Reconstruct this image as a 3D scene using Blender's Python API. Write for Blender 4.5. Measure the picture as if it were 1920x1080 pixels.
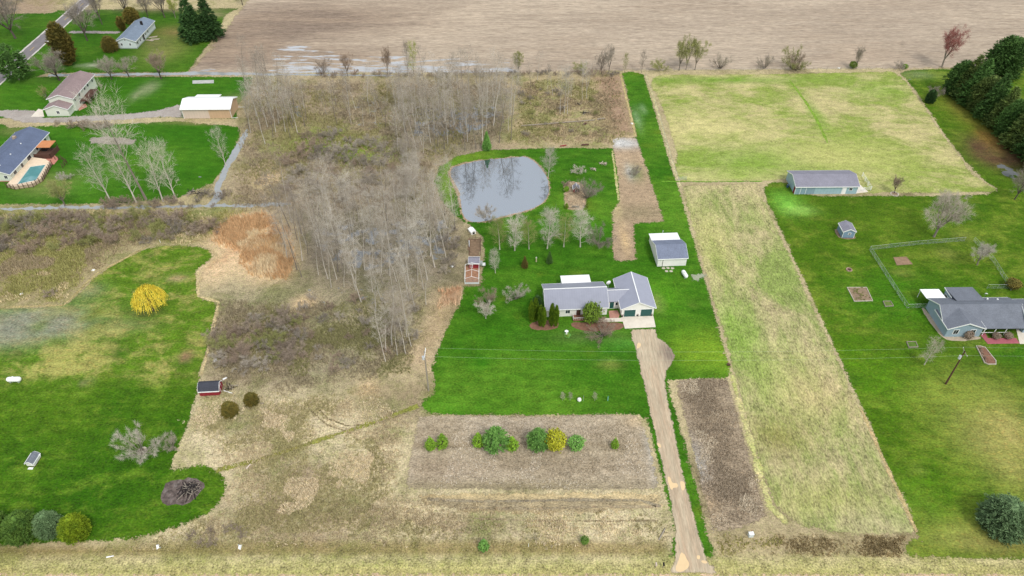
import bpy, bmesh, math, random
import numpy as np
from mathutils import Vector, Matrix, geometry, kdtree

for o in list(bpy.data.objects):
    bpy.data.objects.remove(o, do_unlink=True)
S = bpy.context.scene
COL = S.collection
R = math.radians

# ------------------------------------------------------------------ camera
FPX, PITCH, CAMH = 1378.0, R(41.5), 116.0       # focal length in 1920-wide pixels, tilt below horizon, height
cam = bpy.data.cameras.new('drone_camera')
cam.sensor_width = 36.0
cam.lens = FPX / 1920 * 36
cam.clip_start, cam.clip_end = 1.0, 3000
co = bpy.data.objects.new('drone_camera', cam)
co.location = (0, 0, CAMH)
co.rotation_euler = (math.pi / 2 - PITCH, 0, 0)
COL.objects.link(co)
S.camera = co

# ------------------------------------------------------------------ sky, sun, exposure
SUN_EL, SUN_AZ = R(52), R(150)                  # azimuth measured clockwise from +Y
w = bpy.data.worlds.new('World'); S.world = w; w.use_nodes = True
nt = w.node_tree; bg = nt.nodes['Background']
sky = nt.nodes.new('ShaderNodeTexSky'); sky.sky_type = 'NISHITA'; sky.sun_disc = False
sky.sun_elevation = SUN_EL; sky.sun_rotation = SUN_AZ
sky.air_density = 1.0; sky.dust_density = 4.0; sky.ozone_density = 1.0
hs = nt.nodes.new('ShaderNodeHueSaturation'); hs.inputs['Saturation'].default_value = 0.30
nt.links.new(sky.outputs[0], hs.inputs['Color']); 
cl = nt.nodes.new('ShaderNodeMix'); cl.data_type = 'RGBA'; cl.inputs[0].default_value = 0.6   # even cloud cover over the clear-sky model
cl.inputs[7].default_value = (5.2, 5.7, 6.3, 1)
nt.links.new(hs.outputs[0], cl.inputs[6]); nt.links.new(cl.outputs[2], bg.inputs['Color'])
bg.inputs['Strength'].default_value = 0.15
sl = bpy.data.lights.new('sun', 'SUN'); sl.energy = 1.5; sl.angle = R(11); sl.color = (1.0, 0.97, 0.92)
so = bpy.data.objects.new('sun', sl); COL.objects.link(so)
sd = Vector((math.sin(SUN_AZ) * math.cos(SUN_EL), math.cos(SUN_AZ) * math.cos(SUN_EL), math.sin(SUN_EL)))
so.location = (0, 0, 200)
so.rotation_euler = sd.to_track_quat('Z', 'Y').to_euler()
vs = S.view_settings
vs.view_transform = 'Standard'; vs.look = 'None'; vs.exposure = 0.24; vs.gamma = 1.0; vs.use_curve_mapping = False
S.cycles.max_bounces = 5; S.cycles.diffuse_bounces = 3; S.cycles.glossy_bounces = 2
S.cycles.transparent_max_bounces = 4; S.cycles.caustics_reflective = False; S.cycles.caustics_refractive = False
S.cycles.use_denoising = True; S.cycles.denoiser = 'OPENIMAGEDENOISE'; S.cycles.denoising_input_passes = 'RGB_ALBEDO_NORMAL'; S.cycles.denoising_prefilter = 'NONE'

# ------------------------------------------------------------------ helpers
def at(px, py, z=0.0):
    """the place on the level z that the photograph shows at this spot"""
    u, v = (px - 960) / FPX, (py - 540) / FPX
    dx, dy, dz = u, math.cos(PITCH) - v * math.sin(PITCH), -math.sin(PITCH) - v * math.cos(PITCH)
    t = (z - CAMH) / dz
    return Vector((dx * t, dy * t, z))

def C(r, g, b, k=1.0):
    f = lambda c: ((c / 255 / 12.92) if c <= 10 else ((c / 255 + 0.055) / 1.055) ** 2.4) * k
    return (f(r), f(g), f(b))

def vnoise(x, y, scale, seed=0, octaves=3):
    x = np.asarray(x, float); y = np.asarray(y, float)
    tot = np.zeros_like(x); amp = 1.0; norm = 0
    for o in range(octaves):
        fx, fy = x * scale + 37.1 * o + seed * 11.7, y * scale + 17.3 * o - seed * 5.3
        ix, iy = np.floor(fx), np.floor(fy); tx, ty = fx - ix, fy - iy
        tx = tx * tx * (3 - 2 * tx); ty = ty * ty * (3 - 2 * ty)
        def h(a, b):
            s = np.sin(a * 127.1 + b * 311.7 + seed * 74.7) * 43758.5453
            return s - np.floor(s)
        n = (h(ix, iy) * (1 - tx) + h(ix + 1, iy) * tx) * (1 - ty) + (h(ix, iy + 1) * (1 - tx) + h(ix + 1, iy + 1) * tx) * ty
        tot += n * amp; norm += amp; amp *= 0.55; scale *= 2.1
    return tot / norm

def inside(X, Y, poly):
    X = np.asarray(X); Y = np.asarray(Y); r = np.zeros(X.shape, bool)
    n = len(poly)
    for i in range(n):
        x0, y0 = poly[i][0], poly[i][1]; x1, y1 = poly[(i + 1) % n][0], poly[(i + 1) % n][1]
        if y0 == y1: continue
        c = ((y0 > Y) != (y1 > Y)) & (X < (x1 - x0) * (Y - y0) / (y1 - y0) + x0)
        r ^= c
    return r

def segdist(X, Y, pts, closed=False):
    d = np.full(np.shape(X), 1e9)
    n = len(pts)
    for i in range(n if closed else n - 1):
        ax, ay = pts[i][0], pts[i][1]; bx, by = pts[(i + 1) % n][0], pts[(i + 1) % n][1]
        vx, vy = bx - ax, by - ay; L = vx * vx + vy * vy + 1e-9
        t = np.clip(((X - ax) * vx + (Y - ay) * vy) / L, 0, 1)
        d = np.minimum(d, np.hypot(X - ax - t * vx, Y - ay - t * vy))
    return d

def wpoly(pp):
    return [at(*p) for p in pp]

def soft(X, Y, pp, feather):
    """1 inside the outline, fading to 0 over feather metres either side"""
    P = wpoly(pp); d = segdist(X, Y, P, True); s = np.where(inside(X, Y, P), d, -d)
    return np.clip(0.5 + s / (2 * feather), 0, 1)

def blob(X, Y, px, py, rx, ry):
    c = at(px, py)
    return np.exp(-(((X - c.x) / rx) ** 2 + ((Y - c.y) / ry) ** 2))

def line(X, Y, pp, wdt):
    return np.clip(1.6 - segdist(X, Y, wpoly(pp)) / wdt, 0, 1)

def link(o, parent=None):
    COL.objects.link(o)
    if parent is not None: o.parent = parent
    return o

def mesh(name, verts, faces, mat=None, parent=None, smooth=False):
    me = bpy.data.meshes.new(name); me.from_pydata(verts, [], faces)
    if mat: me.materials.append(mat)
    if smooth: me.polygons.foreach_set('use_smooth', [True] * len(me.polygons))
    me.update()
    return link(bpy.data.objects.new(name, me), parent)

def tag(o, label=None, cat=None, group=None, kind=None):
    if label: o['label'] = label
    if cat: o['category'] = cat
    if group: o['group'] = group
    if kind: o['kind'] = kind
    return o

def thing(name, loc, rz=0, label=None, cat=None, group=None):
    o = bpy.data.objects.new(name, None); o.empty_display_size = 0.3
    o.location = loc; o.rotation_euler = (0, 0, rz)
    return tag(link(o), label, cat, group)

# ------------------------------------------------------------------ materials
def newmat(name):
    m = bpy.data.materials.new(name); m.use_nodes = True
    return m, m.node_tree, m.node_tree.nodes['Principled BSDF']

def N(nt, typ, **kw):
    n = nt.nodes.new(typ)
    for k, v in kw.items():
        if k in n.inputs.keys(): n.inputs[k].default_value = v
        else: setattr(n, k, v)
    return n

def mapr(nt, src, a, b, c=0.0, d=1.0, smooth=False):
    n = N(nt, 'ShaderNodeMapRange'); n.clamp = True
    if smooth: n.interpolation_type = 'SMOOTHSTEP'
    for i, v in enumerate((a, b, c, d)): n.inputs[i + 1].default_value = v
    nt.links.new(src, n.inputs[0]); return n.outputs[0]

def mathn(nt, op, a, b=None):
    n = N(nt, 'ShaderNodeMath'); n.operation = op
    for i, s in enumerate((a, b)):
        if s is None: continue
        if isinstance(s, (int, float)): n.inputs[i].default_value = s
        else: nt.links.new(s, n.inputs[i])
    return n.outputs[0]

def mixc(nt, f, a, b, mode='MIX'):
    n = N(nt, 'ShaderNodeMix'); n.data_type = 'RGBA'; n.blend_type = mode
    for s, i in ((f, 0), (a, 6), (b, 7)):
        if isinstance(s, (int, float)): n.inputs[i].default_value = s
        elif isinstance(s, tuple): n.inputs[i].default_value = (*s[:3], 1)
        else: nt.links.new(s, n.inputs[i])
    return n.outputs[2]

def noise(nt, vec, scale, detail=4, rough=0.6, dist=0.0):
    n = N(nt, 'ShaderNodeTexNoise', Scale=scale, Detail=detail, Roughness=rough, Distortion=dist)
    if vec is not None: nt.links.new(vec, n.inputs['Vector'])
    return n.outputs[0]

def plain(name, col, rough=0.7, var=0.12, scale=1.5, bump=0.0, bscale=8.0, metallic=0.0, spec=0.3, dirt=None):
    """painted or natural surface: base colour with uneven wear"""
    m, nt, b = newmat(name)
    tc = N(nt, 'ShaderNodeTexCoord').outputs['Object']
    n = noise(nt, tc, scale, 5, 0.65)
    f = mapr(nt, n, 0.3, 0.7, 1 - var, 1 + var)
    cc = N(nt, 'ShaderNodeCombineColor')
    for i in range(3): nt.links.new(f, cc.inputs[i])
    c = mixc(nt, 1.0, col, cc.outputs[0], 'MULTIPLY')
    if dirt:
        n2 = noise(nt, tc, scale * 0.6, 6, 0.7)
        c = mixc(nt, mapr(nt, n2, 0.5, 0.75, 0, dirt[1]), c, dirt[0])
    nt.links.new(c, b.inputs['Base Color'])
    b.inputs['Roughness'].default_value = rough; b.inputs['Metallic'].default_value = metallic
    b.inputs['Specular IOR Level'].default_value = spec
    if bump:
        bn = N(nt, 'ShaderNodeBump', Strength=bump, Distance=0.05)
        nt.links.new(noise(nt, tc, bscale, 4, 0.7), bn.inputs['Height'])
        nt.links.new(bn.outputs[0], b.inputs['Normal'])
    return m

def ribbed(name, col, axis, pitch, rough=0.45, var=0.08, bump=0.4, spec=0.4, dark=0.82):
    """sheet metal or lap siding: fine ribs across one axis, slight weathering"""
    m, nt, b = newmat(name)
    tc = N(nt, 'ShaderNodeTexCoord').outputs['Object']
    sep = N(nt, 'ShaderNodeSeparateXYZ'); nt.links.new(tc, sep.inputs[0])
    t = mathn(nt, 'FRACT', mathn(nt, 'DIVIDE', sep.outputs[axis], pitch))
    rib = mapr(nt, mathn(nt, 'ABSOLUTE', mathn(nt, 'SUBTRACT', t, 0.5)), 0.30, 0.46, 0, 1)
    c = mixc(nt, rib, col, tuple(x * dark for x in col))
    n = noise(nt, tc, 0.7, 5, 0.65)
    f = mapr(nt, n, 0.3, 0.7, 1 - var, 1 + var)
    cc = N(nt, 'ShaderNodeCombineColor')
    for i in range(3): nt.links.new(f, cc.inputs[i])
    c = mixc(nt, 1.0, c, cc.outputs[0], 'MULTIPLY')
    nt.links.new(c, b.inputs['Base Color'])
    b.inputs['Roughness'].default_value = rough; b.inputs['Specular IOR Level'].default_value = spec
    bn = N(nt, 'ShaderNodeBump', Strength=bump, Distance=0.03)
    nt.links.new(rib, bn.inputs['Height']); nt.links.new(bn.outputs[0], b.inputs['Normal'])
    return m

def shingle(name, col, rough=0.9):
    m, nt, b = newmat(name)
    tc = N(nt, 'ShaderNodeTexCoord').outputs['Object']
    n1 = noise(nt, tc, 0.5, 6, 0.7); n2 = noise(nt, tc, 5.0, 3, 0.7)
    f = mathn(nt, 'MULTIPLY', mapr(nt, n1, 0.3, 0.7, 0.86, 1.12), mapr(nt, n2, 0.3, 0.7, 0.82, 1.18))
    cc = N(nt, 'ShaderNodeCombineColor')
    for i in range(3): nt.links.new(f, cc.inputs[i])
    nt.links.new(mixc(nt, 1.0, col, cc.outputs[0], 'MULTIPLY'), b.inputs['Base Color'])
    b.inputs['Roughness'].default_value = rough; b.inputs['Specular IOR Level'].default_value = 0.2
    return m

def land(name, streak=(1, 1), fine=1.6, mid=0.55, big=0.16, contrast=1.0, bump=0.6, edge=0.16, ragged=1.3, wetn=0.5, wetstreak=None, watercol=None, fleck=0.0, hue=0.5, huecol=(1.35, 1.02, 0.9), fray=0.8, stripe=0.0):
    """ground cover: two colours laid out by region, broken up by noise; wet ground mirrors the sky"""
    m, nt, b = newmat(name)
    geo = N(nt, 'ShaderNodeNewGeometry').outputs['Position']
    mp = N(nt, 'ShaderNodeMapping'); nt.links.new(geo, mp.inputs[0]); mp.inputs['Scale'].default_value = (streak[0], streak[1], 1)
    v = mp.outputs[0]
    mp3 = N(nt, 'ShaderNodeMapping'); nt.links.new(v, mp3.inputs[0]); mp3.inputs['Location'].default_value = (31, 17, 5)
    A = N(nt, 'ShaderNodeAttribute', attribute_name='ca'); B = N(nt, 'ShaderNodeAttribute', attribute_name='cb')
    M = N(nt, 'ShaderNodeAttribute', attribute_name='mm')
    sp = N(nt, 'ShaderNodeSeparateColor'); nt.links.new(M.outputs[0], sp.inputs[0])
    nb = noise(nt, v, big, 8, 0.72, 0.4)
    f = mapr(nt, mathn(nt, 'ADD', sp.outputs[0], mathn(nt, 'MULTIPLY', mathn(nt, 'SUBTRACT', nb, 0.5), ragged)), 0.5 - edge, 0.5 + edge, 0, 1, True)
    c = mixc(nt, f, A.outputs[0], B.outputs[0])
    nf = noise(nt, v, fine, 4, 0.75); nm = noise(nt, v, mid, 5, 0.7)
    s = mathn(nt, 'MULTIPLY', sp.outputs[2], contrast)
    a1 = mathn(nt, 'MULTIPLY', mathn(nt, 'SUBTRACT', nf, 0.5), 5.5)
    a2 = mathn(nt, 'MULTIPLY', mathn(nt, 'SUBTRACT', nm, 0.5), 3.2)
    k = mathn(nt, 'ADD', mathn(nt, 'MULTIPLY', mathn(nt, 'ADD', a1, a2), s), 1.0)
    if stripe:                                  # passes of the mower
        sx = N(nt, 'ShaderNodeSeparateXYZ'); nt.links.new(geo, sx.inputs[0])
        ph = mathn(nt, 'ADD', mathn(nt, 'MULTIPLY', sx.outputs[1], 2.6), mathn(nt, 'ADD', mathn(nt, 'MULTIPLY', sx.outputs[0], 0.35), mathn(nt, 'MULTIPLY', noise(nt, geo, 0.04, 2), 26.0)))
        k = mathn(nt, 'MULTIPLY', k, mathn(nt, 'ADD', mathn(nt, 'MULTIPLY', mathn(nt, 'SINE', ph), stripe), 1.0))
    k = mapr(nt, k, 0.3, 1.9, 0.3, 1.9)
    cc = N(nt, 'ShaderNodeCombineColor')
    for i in range(3): nt.links.new(k, cc.inputs[i])
    c = mixc(nt, 1.0, c, cc.outputs[0], 'MULTIPLY')
    nh = noise(nt, v, fine * 0.45, 5, 0.8)
    c = mixc(nt, mathn(nt, 'MULTIPLY', mapr(nt, nh, 0.52, 0.66, 0, 1), hue), c, mixc(nt, 1.0, c, huecol, 'MULTIPLY'))
    if fleck:
        nk = noise(nt, v, fine * 1.3, 4, 0.8)
        c = mixc(nt, mapr(nt, nk, 0.55, 0.68, 0, fleck), c, C(222, 206, 168))
        nd = noise(nt, mp3.outputs[0], fine * 1.1, 4, 0.8)
        c = mixc(nt, mapr(nt, nd, 0.57, 0.70, 0, fleck * 1.2), c, C(104, 92, 66))
    nt.links.new(c, b.inputs['Base Color'])
    b.inputs['Roughness'].default_value = 0.95; b.inputs['Specular IOR Level'].default_value = 0.1
    bn = N(nt, 'ShaderNodeBump', Strength=bump, Distance=0.25)
    nt.links.new(mathn(nt, 'ADD', nf, mathn(nt, 'MULTIPLY', nm, 1.5)), bn.inputs['Height']); nt.links.new(bn.outputs[0], b.inputs['Normal'])
    # standing water
    if wetstreak:
        mp2 = N(nt, 'ShaderNodeMapping'); nt.links.new(geo, mp2.inputs[0]); mp2.inputs['Scale'].default_value = (wetstreak[0], wetstreak[1], 1); v2 = mp2.outputs[0]
    else: v2 = v
    nw = noise(nt, v2, wetn, 5, 0.65)
    wf = mapr(nt, mathn(nt, 'ADD', sp.outputs[1], mathn(nt, 'MULTIPLY', mathn(nt, 'SUBTRACT', nw, 0.5), 1.5)), 0.50, 0.60, 0, 1, True)
    wt = N(nt, 'ShaderNodeBsdfPrincipled'); wt.inputs['Base Color'].default_value = (*(watercol or C(120, 122, 122)), 1)
    wt.inputs['Roughness'].default_value = 0.08; wt.inputs['IOR'].default_value = 2.2
    mx = N(nt, 'ShaderNodeMixShader'); nt.links.new(wf, mx.inputs[0]); nt.links.new(b.outputs[0], mx.inputs[1]); nt.links.new(wt.outputs[0], mx.inputs[2])
    if fray:
        ne = noise(nt, geo, 1.6, 4, 0.8)
        ef = mapr(nt, mathn(nt, 'ADD', M.outputs['Alpha'], mathn(nt, 'MULTIPLY', mathn(nt, 'SUBTRACT', ne, 0.5), 3.0 * fray)), 0.22, 0.42, 0, 1)
        tr_ = N(nt, 'ShaderNodeBsdfTransparent'); m2 = N(nt, 'ShaderNodeMixShader')
        nt.links.new(ef, m2.inputs[0]); nt.links.new(tr_.outputs[0], m2.inputs[1]); nt.links.new(mx.outputs[0], m2.inputs[2]); mx = m2
    nt.links.new(mx.outputs[0], nt.nodes['Material Output'].inputs['Surface'])
    return m

def set_paint(me, paint, outline=None, band=1.15):
    n = len(me.vertices); cov = np.empty(n * 3); me.vertices.foreach_get('co', cov); cov = cov.reshape(-1, 3)
    ca, cb, mm = paint(cov[:, 0], cov[:, 1])
    al = np.ones(n, np.float32)
    if outline:
        kd = kdtree.KDTree(len(outline))
        for i, p in enumerate(outline): kd.insert((p.x, p.y, 0), i)
        kd.balance()
        al = np.array([min(1.0, max(0.0, (kd.find((x, y, 0))[2] - 0.02) / band)) for x, y in cov[:, :2]], np.float32)
    for nm, arr in (('ca', ca), ('cb', cb), ('mm', mm)):
        a = me.attributes.new(nm, 'FLOAT_COLOR', 'POINT')
        d = np.ones((n, 4), np.float32); d[:, :3] = np.clip(arr, 0, 1) if nm != 'mm' else arr
        if nm == 'mm': d[:, 3] = al
        a.data.foreach_set('color', d.ravel())

def flat(col, X): return np.tile(np.array(col, float), (len(X), 1))
def mixa(a, b, t): return a * (1 - t[:, None]) + np.array(b)[None, :] * t[:, None] if np.ndim(b) == 1 else a * (1 - t[:, None]) + b * t[:, None]
def mmask(r, g, b): return np.stack([r, g, b], 1)

def chaikin(P, n):
    for _ in range(n):
        Q = []
        for i in range(len(P)):
            a, b = P[i], P[(i + 1) % len(P)]
            Q += [a * 0.75 + b * 0.25, a * 0.25 + b * 0.75]
        P = Q
    return P

def sheet(name, pp, z, mat, paint=None, step=2.0, jag=0.25, smooth=0, world=False, kind='structure', parent=None, label=None, cat=None, dens=0.7, band=1.15):
    P = [Vector((p[0], p[1], 0)) for p in pp] if world else wpoly(pp)
    if smooth: P = chaikin(P, smooth)
    out = []
    for i in range(len(P)):
        a, b = P[i], P[(i + 1) % len(P)]; d = b - a; n = max(1, int(d.length / dens)); nr = Vector((-d.y, d.x, 0)).normalized()
        for k in range(n):
            p = a + d * (k / n); j = 0
            if jag:
                j = (float(vnoise(np.array([p.x]), np.array([p.y]), 0.8, 3, 3)[0]) - 0.5) * 3 * jag
                if 0 < k < n: j += (random.random() - 0.5) * jag
            out.append(p + nr * j)
    vv = [Vector((p.x, p.y)) for p in out]
    xs = [p.x for p in vv]; ys = [p.y for p in vv]
    if paint is not None:
        gx, gy = np.meshgrid(np.arange(min(xs), max(xs), step), np.arange(min(ys), max(ys), step))
        gx = gx.ravel() + (np.random.RandomState(1).rand(gx.size) - 0.5) * step * 0.6; gy = gy.ravel() + (np.random.RandomState(2).rand(gy.size) - 0.5) * step * 0.6
        k = inside(gx, gy, vv)
        ins = [Vector((x, y)) for x, y in zip(gx[k], gy[k])]
    else: ins = []
    n0 = len(vv)
    r = geometry.delaunay_2d_cdt(vv + ins, [], [list(range(n0))], 1, 1e-5)
    vs_ = [(p.x, p.y, z) for p in r[0]]
    fs = []
    for f in r[2]:
        a, b, c = (r[0][i] for i in f[:3])
        fs.append(f if (b - a).cross(c - a) > 0 else f[::-1])
    o = mesh(name, vs_, fs, mat, parent)
    if paint is not None: set_paint(o.data, paint, vv, band)
    return tag(o, label, cat, kind=kind)
# ------------------------------------------------------------------ the land
random.seed(5)
M_MEADOW = land('meadow_ground', fine=3.0, mid=0.7, big=0.10, contrast=0.8, bump=0.6, wetn=0.35, fleck=0.55, hue=0.6, huecol=(0.80, 1.0, 0.62), fray=0)
M_FIELD = land('stubble_field', streak=(0.13, 1.0), fine=2.4, mid=0.7, big=0.13, contrast=0.8, bump=0.4, wetn=0.8, wetstreak=(0.10, 0.55), watercol=C(176, 176, 176), fleck=0.35, hue=.3, huecol=(1.1, 0.95, 0.85))
M_LAWN = land('mown_lawn', streak=(0.7, 1.0), fine=3.2, mid=0.45, big=0.07, contrast=0.72, bump=0.3, edge=0.30, ragged=1.5, hue=0.95, huecol=(1.55, 1.20, 1.3), fray=0.8, stripe=0.05)
M_LAWN2 = land('rough_mown_lawn', streak=(0.7, 1.0), fine=2.8, mid=0.5, big=0.20, contrast=0.75, bump=0.3, edge=0.22, ragged=1.9, hue=0.95, huecol=(1.5, 1.18, 1.2), fray=0.8, stripe=0.05, fleck=0.06)
M_HAY = land('hay_field', streak=(0.6, 1.0), fine=3.0, mid=0.6, big=0.11, contrast=0.85, bump=0.4, edge=0.22, ragged=1.6, fleck=0.30, hue=.5, huecol=(0.8, 1.0, 0.6))
M_STRIP = land('mown_hay_strip', streak=(1.0, 0.45), fine=2.8, mid=0.6, big=0.11, contrast=0.85, bump=0.4, edge=0.22, ragged=1.7, fleck=0.35, hue=.5, huecol=(0.8, 1.0, 0.6))
M_PLOT = land('cut_plot', streak=(0.5, 1.0), fine=4.6, mid=0.9, big=0.12, contrast=0.9, bump=0.6, edge=0.35, ragged=0.7, fleck=0.6, hue=.4, huecol=(1.1, .97, .85))
M_DRIVE = land('drive_gravel', streak=(1.6, 0.14), fine=2.4, mid=0.9, big=0.5, contrast=0.45, bump=0.2, edge=0.3, hue=.3, fray=.35)
M_GRAVEL = land('packed_gravel', fine=3.0, mid=0.5, big=0.2, contrast=0.4, bump=0.2, edge=0.3, hue=.3)
def p_ground(X, Y):
    n = vnoise(X, Y, 0.03, 1); n2 = vnoise(X, Y, 0.09, 2)
    ca = mixa(flat(C(186, 170, 132), X), C(162, 146, 114), np.clip(n2 * 1.6 - 0.4, 0, 1))
    cb = mixa(flat(C(128, 130, 72), X), C(118, 104, 80), np.clip(n * 2 - 0.6, 0, 1))
    r = 0.40 + 0.3 * (n - 0.5); g = np.full(len(X), -0.2); s = np.full(len(X), 0.52)
    def zone(t, a, b, rr, ss=None):
        nonlocal ca, cb, r, s
        ca = mixa(ca, a, t); cb = mixa(cb, b, t); r = r * (1 - t) + rr * t
        if ss is not None: s = s * (1 - t) + ss * t
    # far beyond the crop field and beyond the asphalt road
    zone(np.clip((Y - 318) / 20, 0, 1), C(170, 152, 130), C(140, 128, 100), 0.4)
    zone(soft(X, Y, [(-200, -60), (140, -40), (95, 28), (30, 30), (-200, 60)], 4), C(158, 136, 114), C(140, 128, 88), 0.4)
    # woods, scrub and marsh
    zone(soft(X, Y, [(440, 145), (960, 145), (960, 250), (850, 300), (820, 420), (420, 420), (420, 330), (455, 240)], 6), C(152, 135, 111), C(132, 123, 88), 0.46, 0.66)
    zone(soft(X, Y, [(560, 400), (860, 380), (880, 480), (850, 570), (600, 580), (540, 500)], 6), C(136, 124, 106), C(114, 108, 84), 0.5, 0.62)
    zone(soft(X, Y, [(730, 175), (960, 175), (960, 290), (820, 300), (730, 290)], 5), C(144, 130, 112), C(122, 116, 90), 0.5, 0.6)
    zone(blob(X, Y, 595, 265, 14, 12) + blob(X, Y, 680, 290, 10, 8), C(132, 118, 84), C(124, 138, 60), 0.6)
    zone(soft(X, Y, [(-40, 385), (470, 388), (400, 455), (280, 460), (120, 520), (-40, 540)], 4), C(154, 140, 106), C(126, 130, 74), 0.52, 0.6)
    zone(soft(X, Y, [(-40, 470), (150, 470), (200, 500), (120, 570), (-40, 575)], 4), C(150, 134, 100), C(122, 120, 66), 0.5, 0.6)
    zone(soft(X, Y, [(420, 540), (800, 540), (790, 640), (700, 700), (560, 740), (420, 720), (385, 660), (405, 590)], 6), C(154, 142, 116), C(126, 123, 90), 0.5, 0.75)
    zone(soft(X, Y, [(400, 590), (560, 580), (590, 660), (520, 710), (410, 700)], 5), C(142, 124, 106), C(130, 122, 84), 0.5, 0.6)
    zone(soft(X, Y, [(372, 525), (374, 500), (405, 478), (385, 452), (425, 404), (500, 396), (545, 425), (552, 480), (535, 520), (480, 528), (440, 512), (405, 530)], 3), C(212, 184, 146), C(196, 160, 124), 0.45, 0.6)
    zone(blob(X, Y, 500, 335, 3.5, 4.5) + blob(X, Y, 570, 568, 2.5, 2.5) + blob(X, Y, 690, 730, 2, 2.5), C(212, 182, 142), C(205, 178, 138), 0.4)
    zone(soft(X, Y, [(820, 545), (868, 540), (845, 600), (800, 690), (770, 680), (800, 600)], 3), C(184, 158, 128), C(160, 140, 105), 0.45)
    # behind the pond, towards the crop field
    zone(soft(X, Y, [(960, 150), (1165, 140), (1195, 258), (1150, 275), (930, 275), (960, 210)], 4), C(168, 148, 116), C(134, 134, 82), 0.48, 0.75)
    zone(soft(X, Y, [(1115, 145), (1165, 140), (1192, 250), (1150, 255)], 2.5), C(160, 132, 110), C(150, 126, 100), 0.4, 0.5)
    # long meadow in front and the ditch along the road
    zone(soft(X, Y, [(330, 740), (790, 760), (760, 920), (1260, 920), (1260, 1040), (160, 1040), (400, 960), (430, 890), (330, 870)], 4), C(198, 182, 147), C(148, 142, 98), 0.43, 0.75)
    for b in ((760, 760, 9, 6), (560, 890, 8, 5), (500, 960, 9, 3.5), (600, 1010, 8, 1.6), (640, 960, 8, 3), (480, 790, 9, 4), (900, 985, 8, 3)):
        zone(0.75 * np.clip(blob(X, Y, *b), 0, 1), C(134, 114, 92), C(120, 122, 74), 0.5)
    zone(line(X, Y, [(-60, 1038), (420, 1030), (700, 1030), (1000, 1028), (1240, 1030)], 1.1) * 0.8, C(140, 120, 72), C(118, 108, 62), 0.5)
    zone(line(X, Y, [(1340, 1025), (1500, 1020), (1650, 1022), (1800, 1025)], 2.2) * 0.6, C(172, 154, 118), C(152, 136, 102), 0.5)
    zone(soft(X, Y, [(-500, 1047), (2400, 1042), (2400, 1120), (-500, 1120)], 1.2), C(182, 170, 122), C(154, 152, 90), 0.5, 0.9)
    zone(line(X, Y, [(-200, 1070), (2200, 1069)], 0.7) * 0.8, C(158, 154, 90), C(172, 156, 104), 0.4, 0.9)
    # wet hollows
    for pxy in (([(765, 195), (955, 195), (955, 215), (930, 235), (880, 262), (765, 262)], .56), ([(570, 415), (850, 400), (865, 455), (850, 500), (640, 520), (580, 470)], .50),
                ([(520, 180), (585, 190), (575, 235), (520, 230)], .46), ([(640, 190), (735, 175), (735, 250), (640, 245)], .40),
                ([(560, 530), (760, 520), (760, 580), (640, 600), (560, 580)], .38), ([(720, 630), (765, 630), (760, 680), (715, 680)], .46),
                ([(975, 190), (1010, 190), (1010, 230), (975, 230)], .45), ([(960, 150), (1010, 150), (1005, 175), (965, 170)], .42),
                ([(555, 775), (640, 760), (640, 800), (560, 800)], .30), ([(820, 450), (880, 430), (885, 470), (830, 480)], .42),
                ([(440, 565), (700, 560), (720, 620), (560, 660), (450, 640)], .30), ([(45, 420), (300, 405), (300, 450), (45, 460)], .22)):
        t = soft(X, Y, pxy[0], 3); g = np.maximum(g, -0.2 + (pxy[1] + 0.2) * t)
    return ca, cb, mmask(r, g, s)

xs = np.concatenate([np.linspace(-900, -240, 12)[:-1], np.arange(-240, 240, 1.5), np.linspace(240, 900, 12)])
ys = np.concatenate([np.linspace(-300, 50, 10)[:-1], np.arange(50, 330, 1.25), np.linspace(330, 1600, 20)])
gx, gy = np.meshgrid(xs, ys); nx, ny = len(xs), len(ys)
gv = np.stack([gx.ravel(), gy.ravel(), np.zeros(nx * ny)], 1)
idx = np.arange(nx * ny).reshape(ny, nx)
gf = np.stack([idx[:-1, :-1].ravel(), idx[:-1, 1:].ravel(), idx[1:, 1:].ravel(), idx[1:, :-1].ravel()], 1)
ground = mesh('ground', gv.tolist(), gf.tolist(), M_MEADOW)
set_paint(ground.data, p_ground); tag(ground, kind='structure')

# --- crop field of corn stubble behind everything
def p_field(X, Y):
    n = vnoise(X * 0.25, Y, 0.06, 7); n2 = vnoise(X, Y, 0.02, 8)
    ca = mixa(flat(C(184, 167, 146), X), C(164, 148, 130), np.clip(n * 2 - 0.6, 0, 1))
    cb = mixa(flat(C(150, 135, 118), X), C(168, 150, 130), np.clip(n2 * 2 - 0.5, 0, 1))
    dk = np.clip(blob(X, Y, 470, 60, 22, 20) + blob(X, Y, 620, 35, 40, 18) + 0.8 * blob(X, Y, 600, 105, 30, 8) + blob(X, Y, 420, 100, 14, 14), 0, 1)
    ca = mixa(ca, C(140, 120, 102), dk * 0.8); cb = mixa(cb, C(118, 102, 90), dk * 0.8)
    g = np.full(len(X), -0.3)
    wz = np.maximum(soft(X, Y, [(500, 86), (570, 80), (650, 98), (980, 110), (980, 142), (490, 142), (495, 118)], 3.5) * 0.48,
                    np.maximum(soft(X, Y, [(545, 120), (760, 122), (980, 127), (980, 142), (500, 142)], 2.0) * 0.60, soft(X, Y, [(380, 120), (400, 118), (420, 137), (350, 137)], 2) * 0.45))
    wz = np.maximum(wz, soft(X, Y, [(430, 60), (462, 48), (455, 72), (425, 78)], 2) * 0.42)
    g = np.maximum(g, -0.3 + (wz + 0.3) * (wz > 0.01))
    return ca, cb, mmask(0.45 + 0.5 * (n2 - 0.5), g, np.full(len(X), 0.46))
fl = [at(462, 0), at(432, 42), at(392, 92), at(352, 137), at(600, 138), at(960, 137), at(1180, 133), at(1700, 129), at(1925, 127)]
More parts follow.
